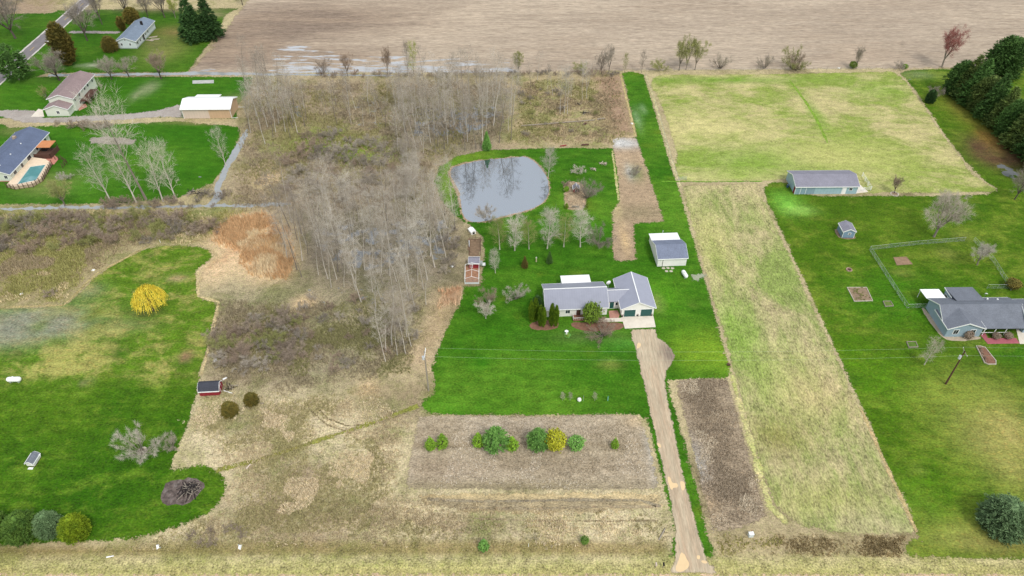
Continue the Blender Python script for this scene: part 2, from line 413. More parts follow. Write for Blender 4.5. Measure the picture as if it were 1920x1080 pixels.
field_poly = [(p.x, p.y) for p in fl] + [(700, fl[-1].y + 4), (700, 1200), (-60, 1200), (fl[0].x + 6, 340)]
P0 = [(x, y) for x, y in field_poly]
crop_field = sheet('crop_field', P0, 0.004, M_FIELD, p_field, step=2.5, jag=0.5, world=True, dens=1.5)

# --- lawns
GREEN = C(58, 128, 14); GREEN2 = C(82, 146, 24); DEEP = C(44, 106, 12); OLIVE = C(98, 126, 34); STRAWG = C(150, 158, 80)
def lawn_paint(a, b, seed, rr=0.35, spots=(), sp=0.5, wet=(), patches=0):
    def f(X, Y):
        n = vnoise(X, Y, 0.05, seed); n2 = vnoise(X, Y, 0.16, seed + 1)
        ca = flat(a, X) * (0.86 + 0.28 * n2)[:, None]; cb = flat(b, X) * (0.88 + 0.24 * n)[:, None]
        r = rr + 0.5 * (n - 0.5); g = np.full(len(X), -0.3)
        for (px, py, rx, ry, col, k) in spots:
            t = np.clip(blob(X, Y, px, py, rx, ry) * k, 0, 1); t = np.clip(t * (0.6 + 0.8 * n2), 0, 1)
            ca = mixa(ca, col, t); cb = mixa(cb, col, t * 0.8)
        if patches:
            rs = np.random.RandomState(seed); x0, x1, y0, y1 = max(X.min(), -190), min(X.max(), 190), Y.min(), Y.max()
            for q in range(int(patches)):
                cx, cy, r1 = rs.uniform(x0, x1), rs.uniform(y0, y1), rs.uniform(.8, 3.2); r2 = r1 * rs.uniform(.4, 1.0)
                t = np.clip(np.exp(-(((X - cx) / r1) ** 2 + ((Y - cy) / r2) ** 2)) * rs.uniform(.3, .8), 0, 1) * (0.5 + n2)
                col = [C(104, 122, 38), C(126, 130, 64), C(40, 82, 12), C(90, 112, 28)][rs.randint(4)]
                ca = mixa(ca, col, np.clip(t, 0, 1)); cb = mixa(cb, col, np.clip(t, 0, 1))
        for (px, py, rx, ry, k) in wet: g = np.maximum(g, -0.3 + (k + 0.3) * np.clip(blob(X, Y, px, py, rx, ry) * 1.5, 0, 1))
        return ca, cb, mmask(r, g, np.full(len(X), sp))
    return f
MUD = C(120, 112, 88); GREY = C(142, 140, 122)

main_poly = [(1164, 136), (1185, 133), (1208, 139), (1232, 215), (1256, 300), (1272, 345), (1300, 440), (1330, 545), (1374, 700), (1366, 712), (1264, 715), (1256, 714), (1262, 748), (1290, 842),
             (1318, 950), (1330, 1004), (1352, 1048), (1250, 1052), (1262, 1000), (1243, 920), (1222, 830), (1210, 788), (1196, 780), (1000, 782), (860, 781), (800, 779), (788, 768), (790, 748), (810, 738), (812, 720),
             (806, 690), (818, 655), (842, 600), (862, 560), (868, 535), (872, 535), (899, 535), (904, 488), (903, 445), (880, 424), (850, 404), (824, 374), (812, 340), (822, 312), (856, 292), (910, 280), (1000, 277), (1080, 276), (1149, 277), (1158, 262), (1192, 256)]
lawn = sheet('lawn', main_poly, 0.004, M_LAWN, lawn_paint(C(52, 99, 15), C(84, 124, 32), 11, 0.44, [
    (1000, 640, 16, 6, C(56, 108, 16), .6), (905, 680, 2, 2, C(40, 104, 10), .8), (1240, 560, 5, 6, C(86, 148, 24), .6), (1330, 660, 9, 6, C(120, 150, 40), .8), 
    (1195, 225, 1.2, 6, C(130, 158, 110), .9), (1205, 205, 1, 3, C(130, 158, 110), .7), (840, 340, 3, 14, C(120, 148, 50), .7), (900, 290, 10, 3, C(110, 140, 44), .6), (1075, 425, 14, 3, C(60, 120, 20), .5), (1090, 632, 9, 2.0, C(92, 104, 60), .8),
    (1120, 650, 6, 4, C(60, 120, 30), .5), (1015, 630, 6, 3.5, C(52, 100, 18), .8), (830, 760, 6, 2, C(86, 140, 34), .6), (1175, 645, 3, 1.5, C(80, 140, 50), .6), (1232, 568, 1.2, 3.0, C(140, 146, 84), .8)], sp=0.62, patches=60), step=1.4, jag=0.16)

left_lawn = sheet('lawn', [(-60, 580), (122, 573), (150, 545), (182, 514), (235, 482), (285, 460), (350, 458), (390, 464), (403, 478), (388, 494), (370, 506), (372, 532), (374, 558), (411, 566), (404, 600), (392, 650), (378, 700),
    (370, 742), (358, 790), (338, 836), (322, 868), (330, 880), (362, 868), (398, 872), (424, 892), (426, 925), (404, 958), (352, 985), (280, 1008), (215, 1018), (160, 1016), (100, 1020), (-60, 1028)], 0.006, M_LAWN2,
    lambda X, Y: (lambda A, t: (mixa(A[0], mixa(flat(C(48, 90, 8), X), C(68, 102, 16), np.clip(vnoise(X, Y, .07, 5) * 2 - .5, 0, 1)), t), mixa(A[1], C(92, 122, 32), t), np.stack([A[2][:, 0] * (1 - t) + 0.36 * t, A[2][:, 1], A[2][:, 2]], 1)))(
        lawn_paint(C(82, 114, 26), C(146, 144, 78), 21, 0.46, [(60, 605, 13, 5, C(128, 130, 112), 1.3), (10, 625, 8, 4, C(128, 130, 112), 1.0), (160, 545, 4, 3, C(120, 124, 100), .7), (240, 610, 6, 2, C(120, 130, 80), .6), (348, 668, 1.2, 1.6, C(140, 112, 84), 1.6),
            (160, 718, 1.4, .8, C(140, 130, 100), 1.2), (332, 522, 2.2, 1.2, C(170, 150, 110), 1.0), (270, 585, 4, 2, C(86, 92, 50), .7), (243, 936, 1.8, 1.8, C(128, 126, 108), 1.4), (330, 880, 1.5, 3, C(96, 96, 66), .8), (100, 905, 12, .8, C(120, 132, 90), .6), (262, 850, 2.5, 1.0, C(90, 92, 60), .8), (60, 950, 9, 2.5, C(106, 128, 40), .6)], sp=0.66, patches=60)(X, Y),
        soft(X, Y, [(-100, 716), (360, 716), (420, 716), (440, 1100), (-100, 1100)], 2.5)), step=1.4, jag=0.18, smooth=1)

sheet('lawn', [(1425, 342), (1480, 338), (1500, 366), (1630, 366), (1760, 366), (1880, 362), (1830, 330), (1770, 255), (1735, 200), (1700, 152), (1678, 132), (1760, 128), (1925, 125), (2200, 125), (2500, 700), (2500, 1056), (1700, 1054), (1690, 1020), (1722, 1002), (1660, 870), (1590, 712), (1520, 560), (1470, 450), (1440, 390)], 0.006, M_LAWN2,
    lawn_paint(C(66, 98, 13), C(100, 120, 36), 31, 0.42, [(1620, 700, 12, 10, C(74, 116, 12), .8), (1890, 820, 9, 12, C(160, 150, 88), .9), (1800, 740, 9, 5, C(122, 138, 52), .8), (1700, 560, 16, 10, C(54, 110, 12), .7), (1475, 380, 4, 5, C(110, 168, 60), .9), (1500, 395, 4, 2, C(136, 176, 80), .9), (1690, 420, 10, 5, C(96, 124, 30), .6),
        (1800, 1000, 14, 3, C(150, 150, 76), .8), (1880, 1020, 10, 2, C(130, 120, 70), .8), (1700, 950, 8, 6, C(100, 132, 40), .6), (1870, 285, 8, 9, C(92, 72, 50), 1.6), (1800, 205, 4, 9, C(112, 112, 44), 1.0), (1850, 255, 3, 8, C(130, 104, 50), 1.0), (1715, 140, 8, 3, C(130, 140, 100), .5), (1900, 660, 6, 3, C(48, 110, 14), .6), (1760, 900, 8, 6, C(72, 112, 14), .6)],
        sp=0.6, patches=90, wet=[(1700, 148, 3, .8, .5), (1735, 146, 5, .7, .55), (1735, 135, 4, .7, .5), (1895, 325, 3.2, 4.5, .68), (1880, 315, 3, 3, .6)]), step=1.7, jag=0.2, smooth=1)

sheet('lawn', [(-260, 240), (0, 228), (20, 238), (110, 234), (200, 232), (330, 226), (452, 236), (452, 258), (428, 308), (400, 344), (330, 374), (240, 382), (150, 384), (-260, 386)], 0.006, M_LAWN,
    lawn_paint(C(50, 100, 14), C(70, 114, 24), 41, 0.4, [(30, 245, 6, 3, C(110, 112, 66), .8), (380, 230, 14, 1.2, C(130, 124, 80), .8), (90, 345, 9, 6, C(120, 132, 70), .8), (330, 225, 8, 1, C(110, 120, 60), .6), (170, 350, 6, 5, C(74, 126, 30), .7)], sp=0.45, wet=[(385, 331, 4.5, .7, .75)]), step=2.0, jag=0.2)
sheet('lawn', [(-260, 146), (90, 143), (478, 143), (470, 172), (446, 200), (445, 224), (340, 222), (300, 221), (-260, 225)], 0.006, M_LAWN,
    lawn_paint(C(52, 100, 15), C(70, 112, 24), 45, 0.38, [(440, 195, 6, 5, C(150, 136, 110), .9), (90, 150, 10, 4, C(70, 100, 34), .7), (280, 165, 2.5, 5, C(140, 146, 110), .7), (255, 178, 1.5, 5, C(140, 146, 110), .6)], sp=0.45), step=2.0, jag=0.2)
sheet('lawn', [(-260, 150), (-260, 30), (95, 24), (110, 18), (460, 14), (440, 20), (425, 28), (410, 62), (380, 100), (353, 137), (90, 138), (-20, 175)], 0.005, M_LAWN,
    lawn_paint(C(52, 94, 14), C(76, 110, 28), 49, 0.42, [(310, 95, 8, 10, C(134, 132, 74), .7), (330, 60, 10, 6, C(122, 108, 66), .9), (290, 80, 5, 5, C(108, 106, 66), .8), (170, 123, 5, 1.2, C(150, 158, 130), .9), (400, 28, 8, 3, C(140, 128, 96), .7), (320, 15, 24, 4, C(150, 128, 104), .8), (90, 110, 10, 8, C(70, 112, 24), .6)], sp=0.5), step=2.2, jag=0.3)

# --- hay and pasture
HAY = C(176, 168, 106); HAYG = C(132, 160, 58)
pasture = sheet('pasture', [(1222, 145), (1240, 139), (1420, 138), (1560, 136), (1676, 133), (1700, 152), (1735, 200), (1770, 255), (1830, 330), (1880, 361), (1760, 363), (1634, 363), (1500, 362), (1480, 336), (1425, 341), (1300, 342), (1276, 346), (1262, 318), (1268, 290), (1240, 200), (1218, 160)], 0.005, M_HAY,
    lawn_paint(C(184, 172, 122), C(126, 142, 62), 61, 0.45, [(1440, 300, 26, 9, C(114, 148, 48), .8), (1250, 250, 4, 8, C(176, 166, 112), .8), (1350, 150, 40, 2.5, C(104, 142, 40), .8), (1530, 215, 2, 14, C(112, 150, 44), .7), (1560, 290, 16, 8, C(190, 180, 118), .7), (1330, 240, 20, 10, C(192, 184, 122), .6), (1640, 300, 16, 10, C(166, 170, 96), .7), (1650, 170, 12, 5, C(120, 154, 50), .6), (1380, 330, 10, 3, C(150, 168, 80), .6)], sp=0.52), step=1.8, jag=0.3)
hayf = sheet('hay_field', [(1276, 348), (1425, 342), (1440, 390), (1470, 450), (1520, 560), (1590, 712), (1660, 870), (1722, 1002), (1600, 1005), (1500, 990), (1452, 950), (1425, 880), (1395, 780), (1374, 700), (1352, 618), (1330, 545), (1300, 440)], 0.005, M_STRIP,
    lawn_paint(C(174, 161, 120), C(126, 140, 74), 71, 0.48, [(1520, 740, 9, 9, C(190, 170, 124), .7), (1380, 620, 5, 12, C(116, 156, 46), .7), (1330, 450, 6, 14, C(170, 170, 100), .6), (1460, 820, 6, 5, C(130, 126, 66), .8), (1540, 940, 12, 5, C(150, 152, 84), .6), (1640, 980, 9, 3, C(168, 158, 120), .6), (1430, 400, 3, 10, C(190, 176, 130), .6), (1440, 700, 5, 8, C(150, 162, 86), .6)], sp=0.66), step=1.5, jag=0.25)

# --- cut garden plots
def plot_paint(a, b, seed, spots=(), rr=0.45, sp=0.6):
    return lawn_paint(a, b, seed, rr, spots, sp)
plot_front = sheet('cut_plot', [(783, 778), (860, 777), (1000, 779), (1120, 776), (1196, 776), (1211, 800), (1224, 850), (1240, 920), (1100, 921), (940, 920), (757, 918), (764, 870), (776, 810)], 0.006, M_PLOT,
    plot_paint(C(178, 163, 140), C(158, 143, 120), 81, [(980, 838, 36, 1.0, C(128, 112, 86), .9), (980, 846, 40, .8, C(186, 172, 148), .6), (980, 872, 40, 1.2, C(150, 134, 112), .5), (900, 893, 40, .9, C(182, 168, 146), .5), (960, 800, 9, 2.0, C(176, 162, 146), .7), (1100, 810, 12, 2.5, C(172, 158, 138), .5), (900, 912, 30, 1.4, C(122, 112, 80), .8), (1225, 850, 1.2, 9, C(166, 164, 158), .9), (1200, 790, 3, 1.6, C(206, 180, 140), .8), (840, 880, 9, 3, C(168, 150, 130), .5)]), step=1.3, jag=0.15)
plot_right = sheet('cut_plot', [(1263, 711), (1300, 709), (1366, 708), (1384, 770), (1412, 870), (1440, 968), (1420, 985), (1380, 996), (1335, 1002), (1320, 940), (1296, 842)], 0.006, M_PLOT,
    plot_paint(C(154, 138, 116), C(138, 122, 102), 85, [(1305, 880, 2.5, 6, C(164, 162, 158), 1.0), (1325, 935, 2, 4, C(186, 160, 124), .7)], rr=0.5, sp=0.8), step=1.3, jag=0.2)
plot_back = sheet('cut_plot', [(1148, 258), (1170, 257), (1195, 258), (1212, 305), (1230, 362), (1248, 416), (1190, 421), (1192, 450), (1196, 488), (1180, 491), (1150, 490), (1146, 470), (1146, 430), (1145, 396), (1160, 378), (1154, 320), (1148, 280)], 0.006, M_PLOT,
    plot_paint(C(176, 152, 124), C(146, 126, 102), 87, [(1165, 268, 6, 3, C(196, 196, 194), 1.1), (1192, 325, 2.4, 4, C(120, 130, 80), 1.0), (1200, 400, 9, 4, C(132, 122, 92), .7), (1172, 450, 1, 6, C(206, 176, 130), .7), (1180, 322, 1.2, 4, C(186, 184, 178), .8), (1153, 390, 1.5, 5, C(196, 180, 130), .7)]), step=1.3, jag=0.2)
straw_band = sheet('straw_strip', [(780, 924), (1000, 922), (1241, 922), (1250, 955), (1130, 962), (1000, 966), (880, 962), (800, 950)], 0.005, M_PLOT,
    plot_paint(C(204, 182, 138), C(160, 142, 104), 89, [(960, 948, 26, .45, C(136, 124, 102), 1.0), (1100, 940, 18, .4, C(140, 126, 100), .9), (850, 940, 12, .4, C(140, 128, 104), .8), (1000, 957, 30, .35, C(132, 118, 94), .8)], rr=0.4, sp=0.7), step=1.0, jag=0.4)
# pale grass strip that edges the plot on the right and the lane on the left
M_TRACK = land('trodden_grass', fine=2.6, mid=0.6, big=0.25, contrast=0.9, bump=0.4, edge=0.3, fray=.8, fleck=.2)
def strip(name, pp, wid, z, a, b, seed=3, mat=None, jag=0.2, sp=0.6, rr=0.45):
    P = wpoly(pp); Q = []
    for i in range(len(P) - 1):
        n = max(1, int((P[i + 1] - P[i]).length / 1.5))
        Q += [P[i].lerp(P[i + 1], k / n) for k in range(n)]
    Q.append(P[-1]); L, Rr = [], []
    for i, q in enumerate(Q):
        d = (Q[min(i + 1, len(Q) - 1)] - Q[max(i - 1, 0)]); nrm = Vector((-d.y, d.x, 0)).normalized()
        wd = wid * (0.7 + 0.6 * random.random()) * 0.5
        L.append(q + nrm * wd); Rr.append(q - nrm * wd)
    return sheet(name, [(p.x, p.y) for p in L + Rr[::-1]], z, mat or M_TRACK, lawn_paint(a, b, seed, rr, (), sp), step=max(.3, wid * .3), jag=jag * 0.3, world=True, band=wid * .55, dens=.5)
strip('grass_edge', [(1372, 700), (1392, 775), (1420, 870), (1444, 950), (1480, 985)], 1.8, 0.008, C(158, 166, 92), C(190, 178, 130), 5)
strip('grass_edge', [(1211, 142), (1234, 212), (1258, 298), (1268, 330), (1276, 350)], 1.3, 0.008, C(196, 186, 146), C(170, 160, 110), 6)
strip('grass_edge', [(1163, 138), (1192, 255)], 0.9, 0.008, C(186, 168, 120), C(160, 150, 96), 7)
strip('grass_edge', [(1612, 762), (1629, 800), (1660, 870), (1688, 930), (1719, 998)], 0.8, 0.009, C(186, 164, 120), C(160, 150, 96), 8)
strip('grass_edge', [(1148, 282), (1160, 376)], 0.8, 0.009, C(196, 184, 140), C(150, 160, 80), 8)
strip('grass_edge', [(370, 508), (372, 556), (410, 566), (403, 602), (390, 655), (376, 705)], 0.9, 0.010, C(190, 172, 130), C(160, 150, 100), 9)
strip('grass_edge', [(-20, 577), (120, 572), (182, 512), (282, 459)], 0.8, 0.010, C(176, 158, 112), C(150, 140, 92), 9)
strip('grass_edge', [(1240, 292 + 48), (1330, 341), (1430, 340)], 0.6, 0.009, C(96, 140, 40), C(110, 146, 50), 10)
strip('footpath', [(405, 882), (480, 864), (560, 838), (640, 812), (720, 785), (785, 760)], 1.2, 0.008, C(128, 132, 60), C(150, 140, 80), 12)
strip('vehicle_track', [(595, 765), (615, 785), (650, 798), (700, 796), (760, 775)], 0.5, 0.006, C(118, 106, 80), C(140, 128, 90), 13)
strip('vehicle_track', [(585, 772), (612, 796), (660, 812)], 0.5, 0.006, C(118, 106, 80), C(140, 128, 90), 14)
strip('vehicle_track', [(800, 936), (900, 940), (1000, 939), (1100, 937), (1200, 938), (1240, 950)], 0.7, 0.009, C(128, 118, 100), C(150, 138, 112), 17)
strip('vehicle_track', [(860, 952), (1000, 954), (1120, 950), (1230, 950)], 0.6, 0.009, C(136, 122, 98), C(156, 142, 114), 18)
strip('vehicle_track', [(890, 972), (1000, 976), (1120, 977), (1235, 976)], 0.5, 0.006, C(140, 126, 98), C(156, 144, 112), 19)
strip('vehicle_track', [(1480, 150), (1510, 190), (1532, 225), (1552, 268)], 1.0, 0.009, C(112, 148, 46), C(130, 156, 60), 15)
strip('vehicle_track', [(640, 252), (690, 285), (735, 262)], 0.7, 0.006, C(160, 140, 112), C(140, 124, 96), 16)

# --- roads and drives
def p_drive(X, Y):
    n = vnoise(X, Y, 0.3, 9)
    ca = flat(C(186, 170, 144), X) * (0.92 + 0.16 * n)[:, None]; cb = flat(C(168, 152, 128), X)
    for pp in ([(1200, 690), (1222, 770), (1250, 870), (1278, 980), (1290, 1060)], [(1225, 690), (1245, 770), (1270, 870), (1296, 980), (1310, 1060)]):
        ca = mixa(ca, C(182, 162, 136), line(X, Y, pp, 0.5) * 0.9); cb = mixa(cb, C(164, 144, 120), line(X, Y, pp, 0.5) * 0.9)
    t = np.clip(blob(X, Y, 1257, 662, 2.2, 3.2) * 1.3 + blob(X, Y, 1196, 700, .8, 8) * .6, 0, 1)
    ca = mixa(ca, C(146, 132, 116), t); cb = mixa(cb, C(128, 114, 100), t)
    t = np.clip(blob(X, Y, 1200, 640, 2.5, 3), 0, 1); ca = mixa(ca, C(192, 176, 150), t)
    return ca, cb, mmask(0.4 + 0.4 * (n - 0.5), np.full(len(X), -0.4), np.full(len(X), 0.5))
drive = sheet('driveway', [(1178, 617), (1229, 614), (1236, 632), (1250, 642), (1262, 654), (1268, 668), (1262, 682), (1252, 696), (1249, 714), (1257, 760), (1275, 850), (1296, 940), (1316, 1010), (1330, 1052), (1354, 1078), (1250, 1078), (1262, 1050), (1264, 1000), (1254, 940), (1236, 860), (1216, 770), (1198, 690), (1186, 645)], 0.012, M_DRIVE, p_drive, step=0.8, jag=0.15)
def p_grav(a, b, seed):
    def f(X, Y):
        n = vnoise(X, Y, 0.12, seed)
        return flat(a, X) * (0.9 + 0.2 * n)[:, None], flat(b, X), mmask(0.4 + 0.5 * (n - 0.5), np.full(len(X), -0.4), np.full(len(X), 0.5))
    return f
yr = at(960, 1074).y
sheet('gravel_road', [(-400, yr + .15), (400, yr - .1), (400, yr - 7.5), (-400, yr - 7.5)], 0.010, M_GRAVEL, p_grav(C(206, 180, 150), C(184, 156, 130), 4), step=3, jag=0.15, world=True, dens=1.5)
sheet('gravel_drive', [(-200, 214), (0, 205), (66, 206), (84, 221), (140, 217), (250, 212), (300, 205), (341, 193), (346, 222), (300, 220), (220, 226), (110, 231), (45, 231), (0, 219), (-200, 226)], 0.012, M_GRAVEL, p_grav(C(168, 160, 152), C(146, 136, 128), 6), step=1.5, jag=0.25)
sheet('gravel_drive', [(128, 57), (228, 58), (228, 64), (126, 63)], 0.012, M_GRAVEL, p_grav(C(160, 150, 146), C(140, 130, 124), 8), step=2, jag=0.2)
sheet('gravel_patch', [(1294, 514), (1310, 512), (1325, 511), (1325, 522), (1314, 524), (1312, 529), (1297, 527)], 0.012, M_GRAVEL, p_grav(C(160, 160, 142), C(136, 150, 110), 28), step=.8, jag=0.3)
sheet('gravel_patch', [(165, 258), (205, 254), (255, 260), (262, 270), (215, 272), (170, 270)], 0.012, M_GRAVEL, p_grav(C(150, 142, 130), C(124, 122, 96), 18), step=1.5, jag=0.5)
M_ASPH = plain('asphalt', C(122, 116, 116), 0.85, 0.14, 0.35)
M_SHOULDER = plain('pale_shoulder', C(196, 190, 180), 0.9, 0.2, 0.6)
a0, a1 = at(40, 97), at(150, 0); b0, b1 = at(57, 107), at(176, 0)
def ext(p, q, k): return p + (q - p) * k
rd = [ext(a0, a1, -1.2), ext(a0, a1, 2.5), ext(b0, b1, 2.5), ext(b0, b1, -1.2)]
sheet('asphalt_road', [(p.x, p.y) for p in rd], 0.010, M_ASPH, jag=0.1, world=True, dens=2)
for (p, q) in ((a0, a1), (b0, b1)):
    s0, s1 = ext(p, q, -1.2), ext(p, q, 2.5); nr = Vector((-(s1 - s0).y, (s1 - s0).x, 0)).normalized() * 0.35
    sheet('road_shoulder', [(v.x, v.y) for v in (s0 + nr, s1 + nr, s1 - nr, s0 - nr)], 0.014, M_SHOULDER, jag=0.15, world=True, dens=1.5)
M_YEL = plain('worn_yellow_paint', C(196, 164, 84), 0.8, 0.2, 1.0)
cm0, cm1 = (a0 + b0) / 2, (a1 + b1) / 2
for k in range(-2, 9):
    s0 = ext(cm0, cm1, k * 0.27 + .06); s1 = ext(cm0, cm1, k * 0.27 + .12); nr = Vector((-(s1 - s0).y, (s1 - s0).x, 0)).normalized() * 0.12
    o = sheet('centre_line', [(v.x, v.y) for v in (s0 + nr, s1 + nr, s1 - nr, s0 - nr)], 0.014, M_YEL, jag=0, world=True)
# the flooded ditch that runs along the top of the left-hand lots, and the small stream below
M_DITCH = plain('ditch_water', C(150, 152, 150), 0.12, 0.1, 0.4, spec=1.0)
sheet('ditch', [(90, 139), (200, 138), (340, 136), (352, 134), (480, 137), (620, 139), (740, 141), (740, 143), (480, 141), (350, 140.5), (200, 142), (90, 143)], 0.012, M_DITCH, jag=0.4)
sheet('stream', [(462, 240), (468, 246), (448, 290), (430, 312), (424, 330), (412, 352), (420, 368), (402, 386), (380, 388), (392, 380), (404, 366), (402, 350), (412, 332), (420, 310), (438, 280)], 0.013, M_DITCH, jag=0.25, smooth=1)
sheet('stream', [(-40, 392), (60, 388), (130, 386), (200, 387), (330, 385), (395, 383), (470, 383), (545, 380), (545, 385), (460, 388), (330, 389), (200, 391), (60, 392), (-40, 396)], 0.011, M_DITCH, jag=0.6)
# --- pond
M_BANK = land('pond_bank', fine=1.8, mid=0.6, big=0.3, contrast=0.7, bump=0.5)
pond_px = [(842, 318), (860, 310), (905, 300), (960, 296), (985, 293), (1003, 303), (1022, 325), (1030, 345), (1028, 368), (1012, 385), (985, 396), (950, 404), (928, 410), (905, 416), (880, 416), (868, 404), (864, 385), (862, 360), (850, 340)]
bank_px = [(836, 316), (856, 306), (905, 297), (960, 293), (990, 291), (1008, 301), (1026, 324), (1034, 345), (1032, 369), (1014, 388), (986, 399), (950, 408), (930, 414), (908, 419), (876, 418), (864, 407), (858, 386), (852, 362), (842, 342)]
sheet('pond_bank', bank_px, 0.012, M_BANK, lawn_paint(C(168, 146, 122), C(138, 124, 90), 15, 0.4), step=1.0, jag=0.3, smooth=1)
m, nt_, b_ = newmat('pond_water')
b_.inputs['Base Color'].default_value = (*C(66, 80, 94), 1); b_.inputs['Roughness'].default_value = 0.02; b_.inputs['IOR'].default_value = 6.5
tcp = N(nt_, 'ShaderNodeTexCoord').outputs['Object']; bn_ = N(nt_, 'ShaderNodeBump', Strength=0.02, Distance=0.1)
nt_.links.new(noise(nt_, tcp, 1.2, 3, 0.5), bn_.inputs['Height']); nt_.links.new(bn_.outputs[0], b_.inputs['Normal'])
M_WATER = m
sheet('pond', pond_px, 0.020, M_WATER, jag=0.18, smooth=1)
# puddles standing on the drive and the apron edge
M_PUDDLE = plain('muddy_puddle', C(222, 192, 146), 0.25, 0.05, 1.0, spec=0.6)
for pp in ([(1251, 893), (1257, 895), (1260, 906), (1270, 905), (1272, 914), (1262, 914), (1260, 920), (1255, 912)], [(1274, 902), (1282, 903), (1285, 910), (1281, 922), (1277, 915)], [(1276, 1034), (1284, 1038), (1288, 1050), (1292, 1056), (1290, 1066), (1276, 1074), (1265, 1070), (1272, 1050)], [(1306, 1040), (1314, 1042), (1312, 1050), (1306, 1048)], [(1314, 1050), (1326, 1052), (1326, 1057), (1316, 1056)],
           [(1231, 830), (1238, 832), (1240, 840), (1234, 838)], [(1196, 642), (1202, 644), (1200, 652), (1193, 655)]):
    sheet('puddle', pp, 0.017, M_PUDDLE, jag=0.08, smooth=2, dens=0.3)
# ------------------------------------------------------------------ vegetation: builders
class Geo:
    def __init__(s): s.v = []; s.f = []
    def tube(s, pts, rad, sides=4):
        base = len(s.v); up = Vector((0.3, 0.2, 1))
        for i, p in enumerate(pts):
            d = (pts[min(i + 1, len(pts) - 1)] - pts[max(i - 1, 0)])
            if d.length < 1e-6: d = Vector((0, 0, 1))
            d.normalize(); a = d.cross(up)
            if a.length < 1e-3: a = d.cross(Vector((1, 0, 0)))
            a.normalize(); b = d.cross(a)
            for k in range(sides):
                t = 2 * math.pi * k / sides
                q = p + (a * math.cos(t) + b * math.sin(t)) * rad[i]; s.v.append((q.x, q.y, q.z))
        for i in range(len(pts) - 1):
            for k in range(sides):
                k2 = (k + 1) % sides
                s.f.append((base + i * sides + k, base + i * sides + k2, base + (i + 1) * sides + k2, base + (i + 1) * sides + k))
    def spike(s, p, d, w):
        a = d.cross(Vector((random.gauss(0, 1), random.gauss(0, 1), random.gauss(0, 1))))
        if a.length < 1e-6: return
        a = a.normalized() * w; n = len(s.v); q = p + d
        s.v += [tuple(p - a), tuple(p + a), tuple(q)]; s.f.append((n, n + 1, n + 2))
    def leaf(s, p, size, nrm=None):
        d = Vector((random.gauss(0, 1), random.gauss(0, 1), random.gauss(0, 1))).normalized()
        if nrm is not None: d = (d + nrm).normalized()
        a = d.cross(Vector((random.gauss(0, 1), random.gauss(0, 1), random.gauss(0, 1)))).normalized(); b = d.cross(a)
        n = len(s.v)
        for (u, w_) in ((-1, -.6), (1, -.6), (.7, .8), (-.7, .8)): s.v.append(tuple(p + (a * u + b * w_) * size * 0.5))
        s.f.append((n, n + 1, n + 2, n + 3))
    def data(s, name, mat, smooth=False):
        me = bpy.data.meshes.new(name); me.from_pydata(s.v, [], s.f); me.materials.append(mat)
        if smooth: me.polygons.foreach_set('use_smooth', [True] * len(me.polygons))
        return me

def rnd(a, b): return random.uniform(a, b)
def wander(p, d, L, n, jit, lift=0.0):
    pts = [p.copy()]; d = d.normalized()
    for i in range(n):
        d = (d + Vector((random.gauss(0, jit), random.gauss(0, jit), random.gauss(0, jit) + lift))).normalized()
        pts.append(pts[-1] + d * (L / n))
    return pts
def along(pts, t):
    x = t * (len(pts) - 1); i = min(int(x), len(pts) - 2); return pts[i].lerp(pts[i + 1], x - i), (pts[i + 1] - pts[i]).normalized()
def outward(d, ang, az):
    a = d.cross(Vector((0.31, 0.17, 0.9)));
    if a.length < 1e-3: a = Vector((1, 0, 0))
    a.normalize(); b = d.cross(a)
    return (d * math.cos(ang) + (a * math.cos(az) + b * math.sin(az)) * math.sin(ang)).normalized()

def foliage_mat(name, col, col2, scale=0.8, rough=0.8, spec=0.25):
    m, nt, b = newmat(name)
    tc = N(nt, 'ShaderNodeTexCoord').outputs['Object']
    n = noise(nt, tc, scale, 4, 0.7); oi = N(nt, 'ShaderNodeObjectInfo').outputs['Random']
    c = mixc(nt, mapr(nt, n, 0.35, 0.65), col, col2)
    f = mapr(nt, oi, 0, 1, 0.85, 1.15); cc = N(nt, 'ShaderNodeCombineColor')
    for i in range(3): nt.links.new(f, cc.inputs[i])
    nt.links.new(mixc(nt, 1.0, c, cc.outputs[0], 'MULTIPLY'), b.inputs['Base Color'])
    b.inputs['Roughness'].default_value = rough; b.inputs['Specular IOR Level'].default_value = spec
    return m

BARK_PALE = foliage_mat('pale_bark', C(206, 198, 184), C(170, 162, 150), 0.5)
BARK_GREY = foliage_mat('grey_bark', C(140, 130, 118), C(108, 100, 90), 0.5)
BARK_DARK = foliage_mat('dark_bark', C(96, 86, 78), C(74, 66, 60), 0.5)
TW_PALE = foliage_mat('pale_twigs', C(203, 195, 180), C(178, 169, 155), 0.3)
TW_TAN = foliage_mat('tan_twigs', C(184, 173, 157), C(160, 150, 136), 0.3)
TW_GREY = foliage_mat('grey_twigs', C(162, 152, 138), C(136, 126, 114), 0.3)
TW_BROWN = foliage_mat('brown_twigs', C(172, 152, 132), C(146, 128, 110), 0.3)
TW_PURPLE = foliage_mat('purple_brown_twigs', C(172, 156, 138), C(146, 131, 115), 0.3)
TW_RED = foliage_mat('red_budded_twigs', C(172, 104, 96), C(146, 96, 88), 0.3)
TW_OLIVE = foliage_mat('green_budded_twigs', C(158, 158, 98), C(134, 136, 84), 0.3)
TW_LIME = foliage_mat('lime_budded_twigs', C(164, 172, 74), C(140, 152, 60), 0.3)
TW_YELLOW = foliage_mat('yellow_willow_twigs', C(238, 218, 84), C(214, 192, 62), 0.6)
F_SPRUCE = foliage_mat('dark_spruce_needles', C(72, 104, 50), C(50, 80, 42), 0.7)
F_PINE = foliage_mat('pine_needles', C(90, 124, 58), C(66, 98, 46), 0.5)
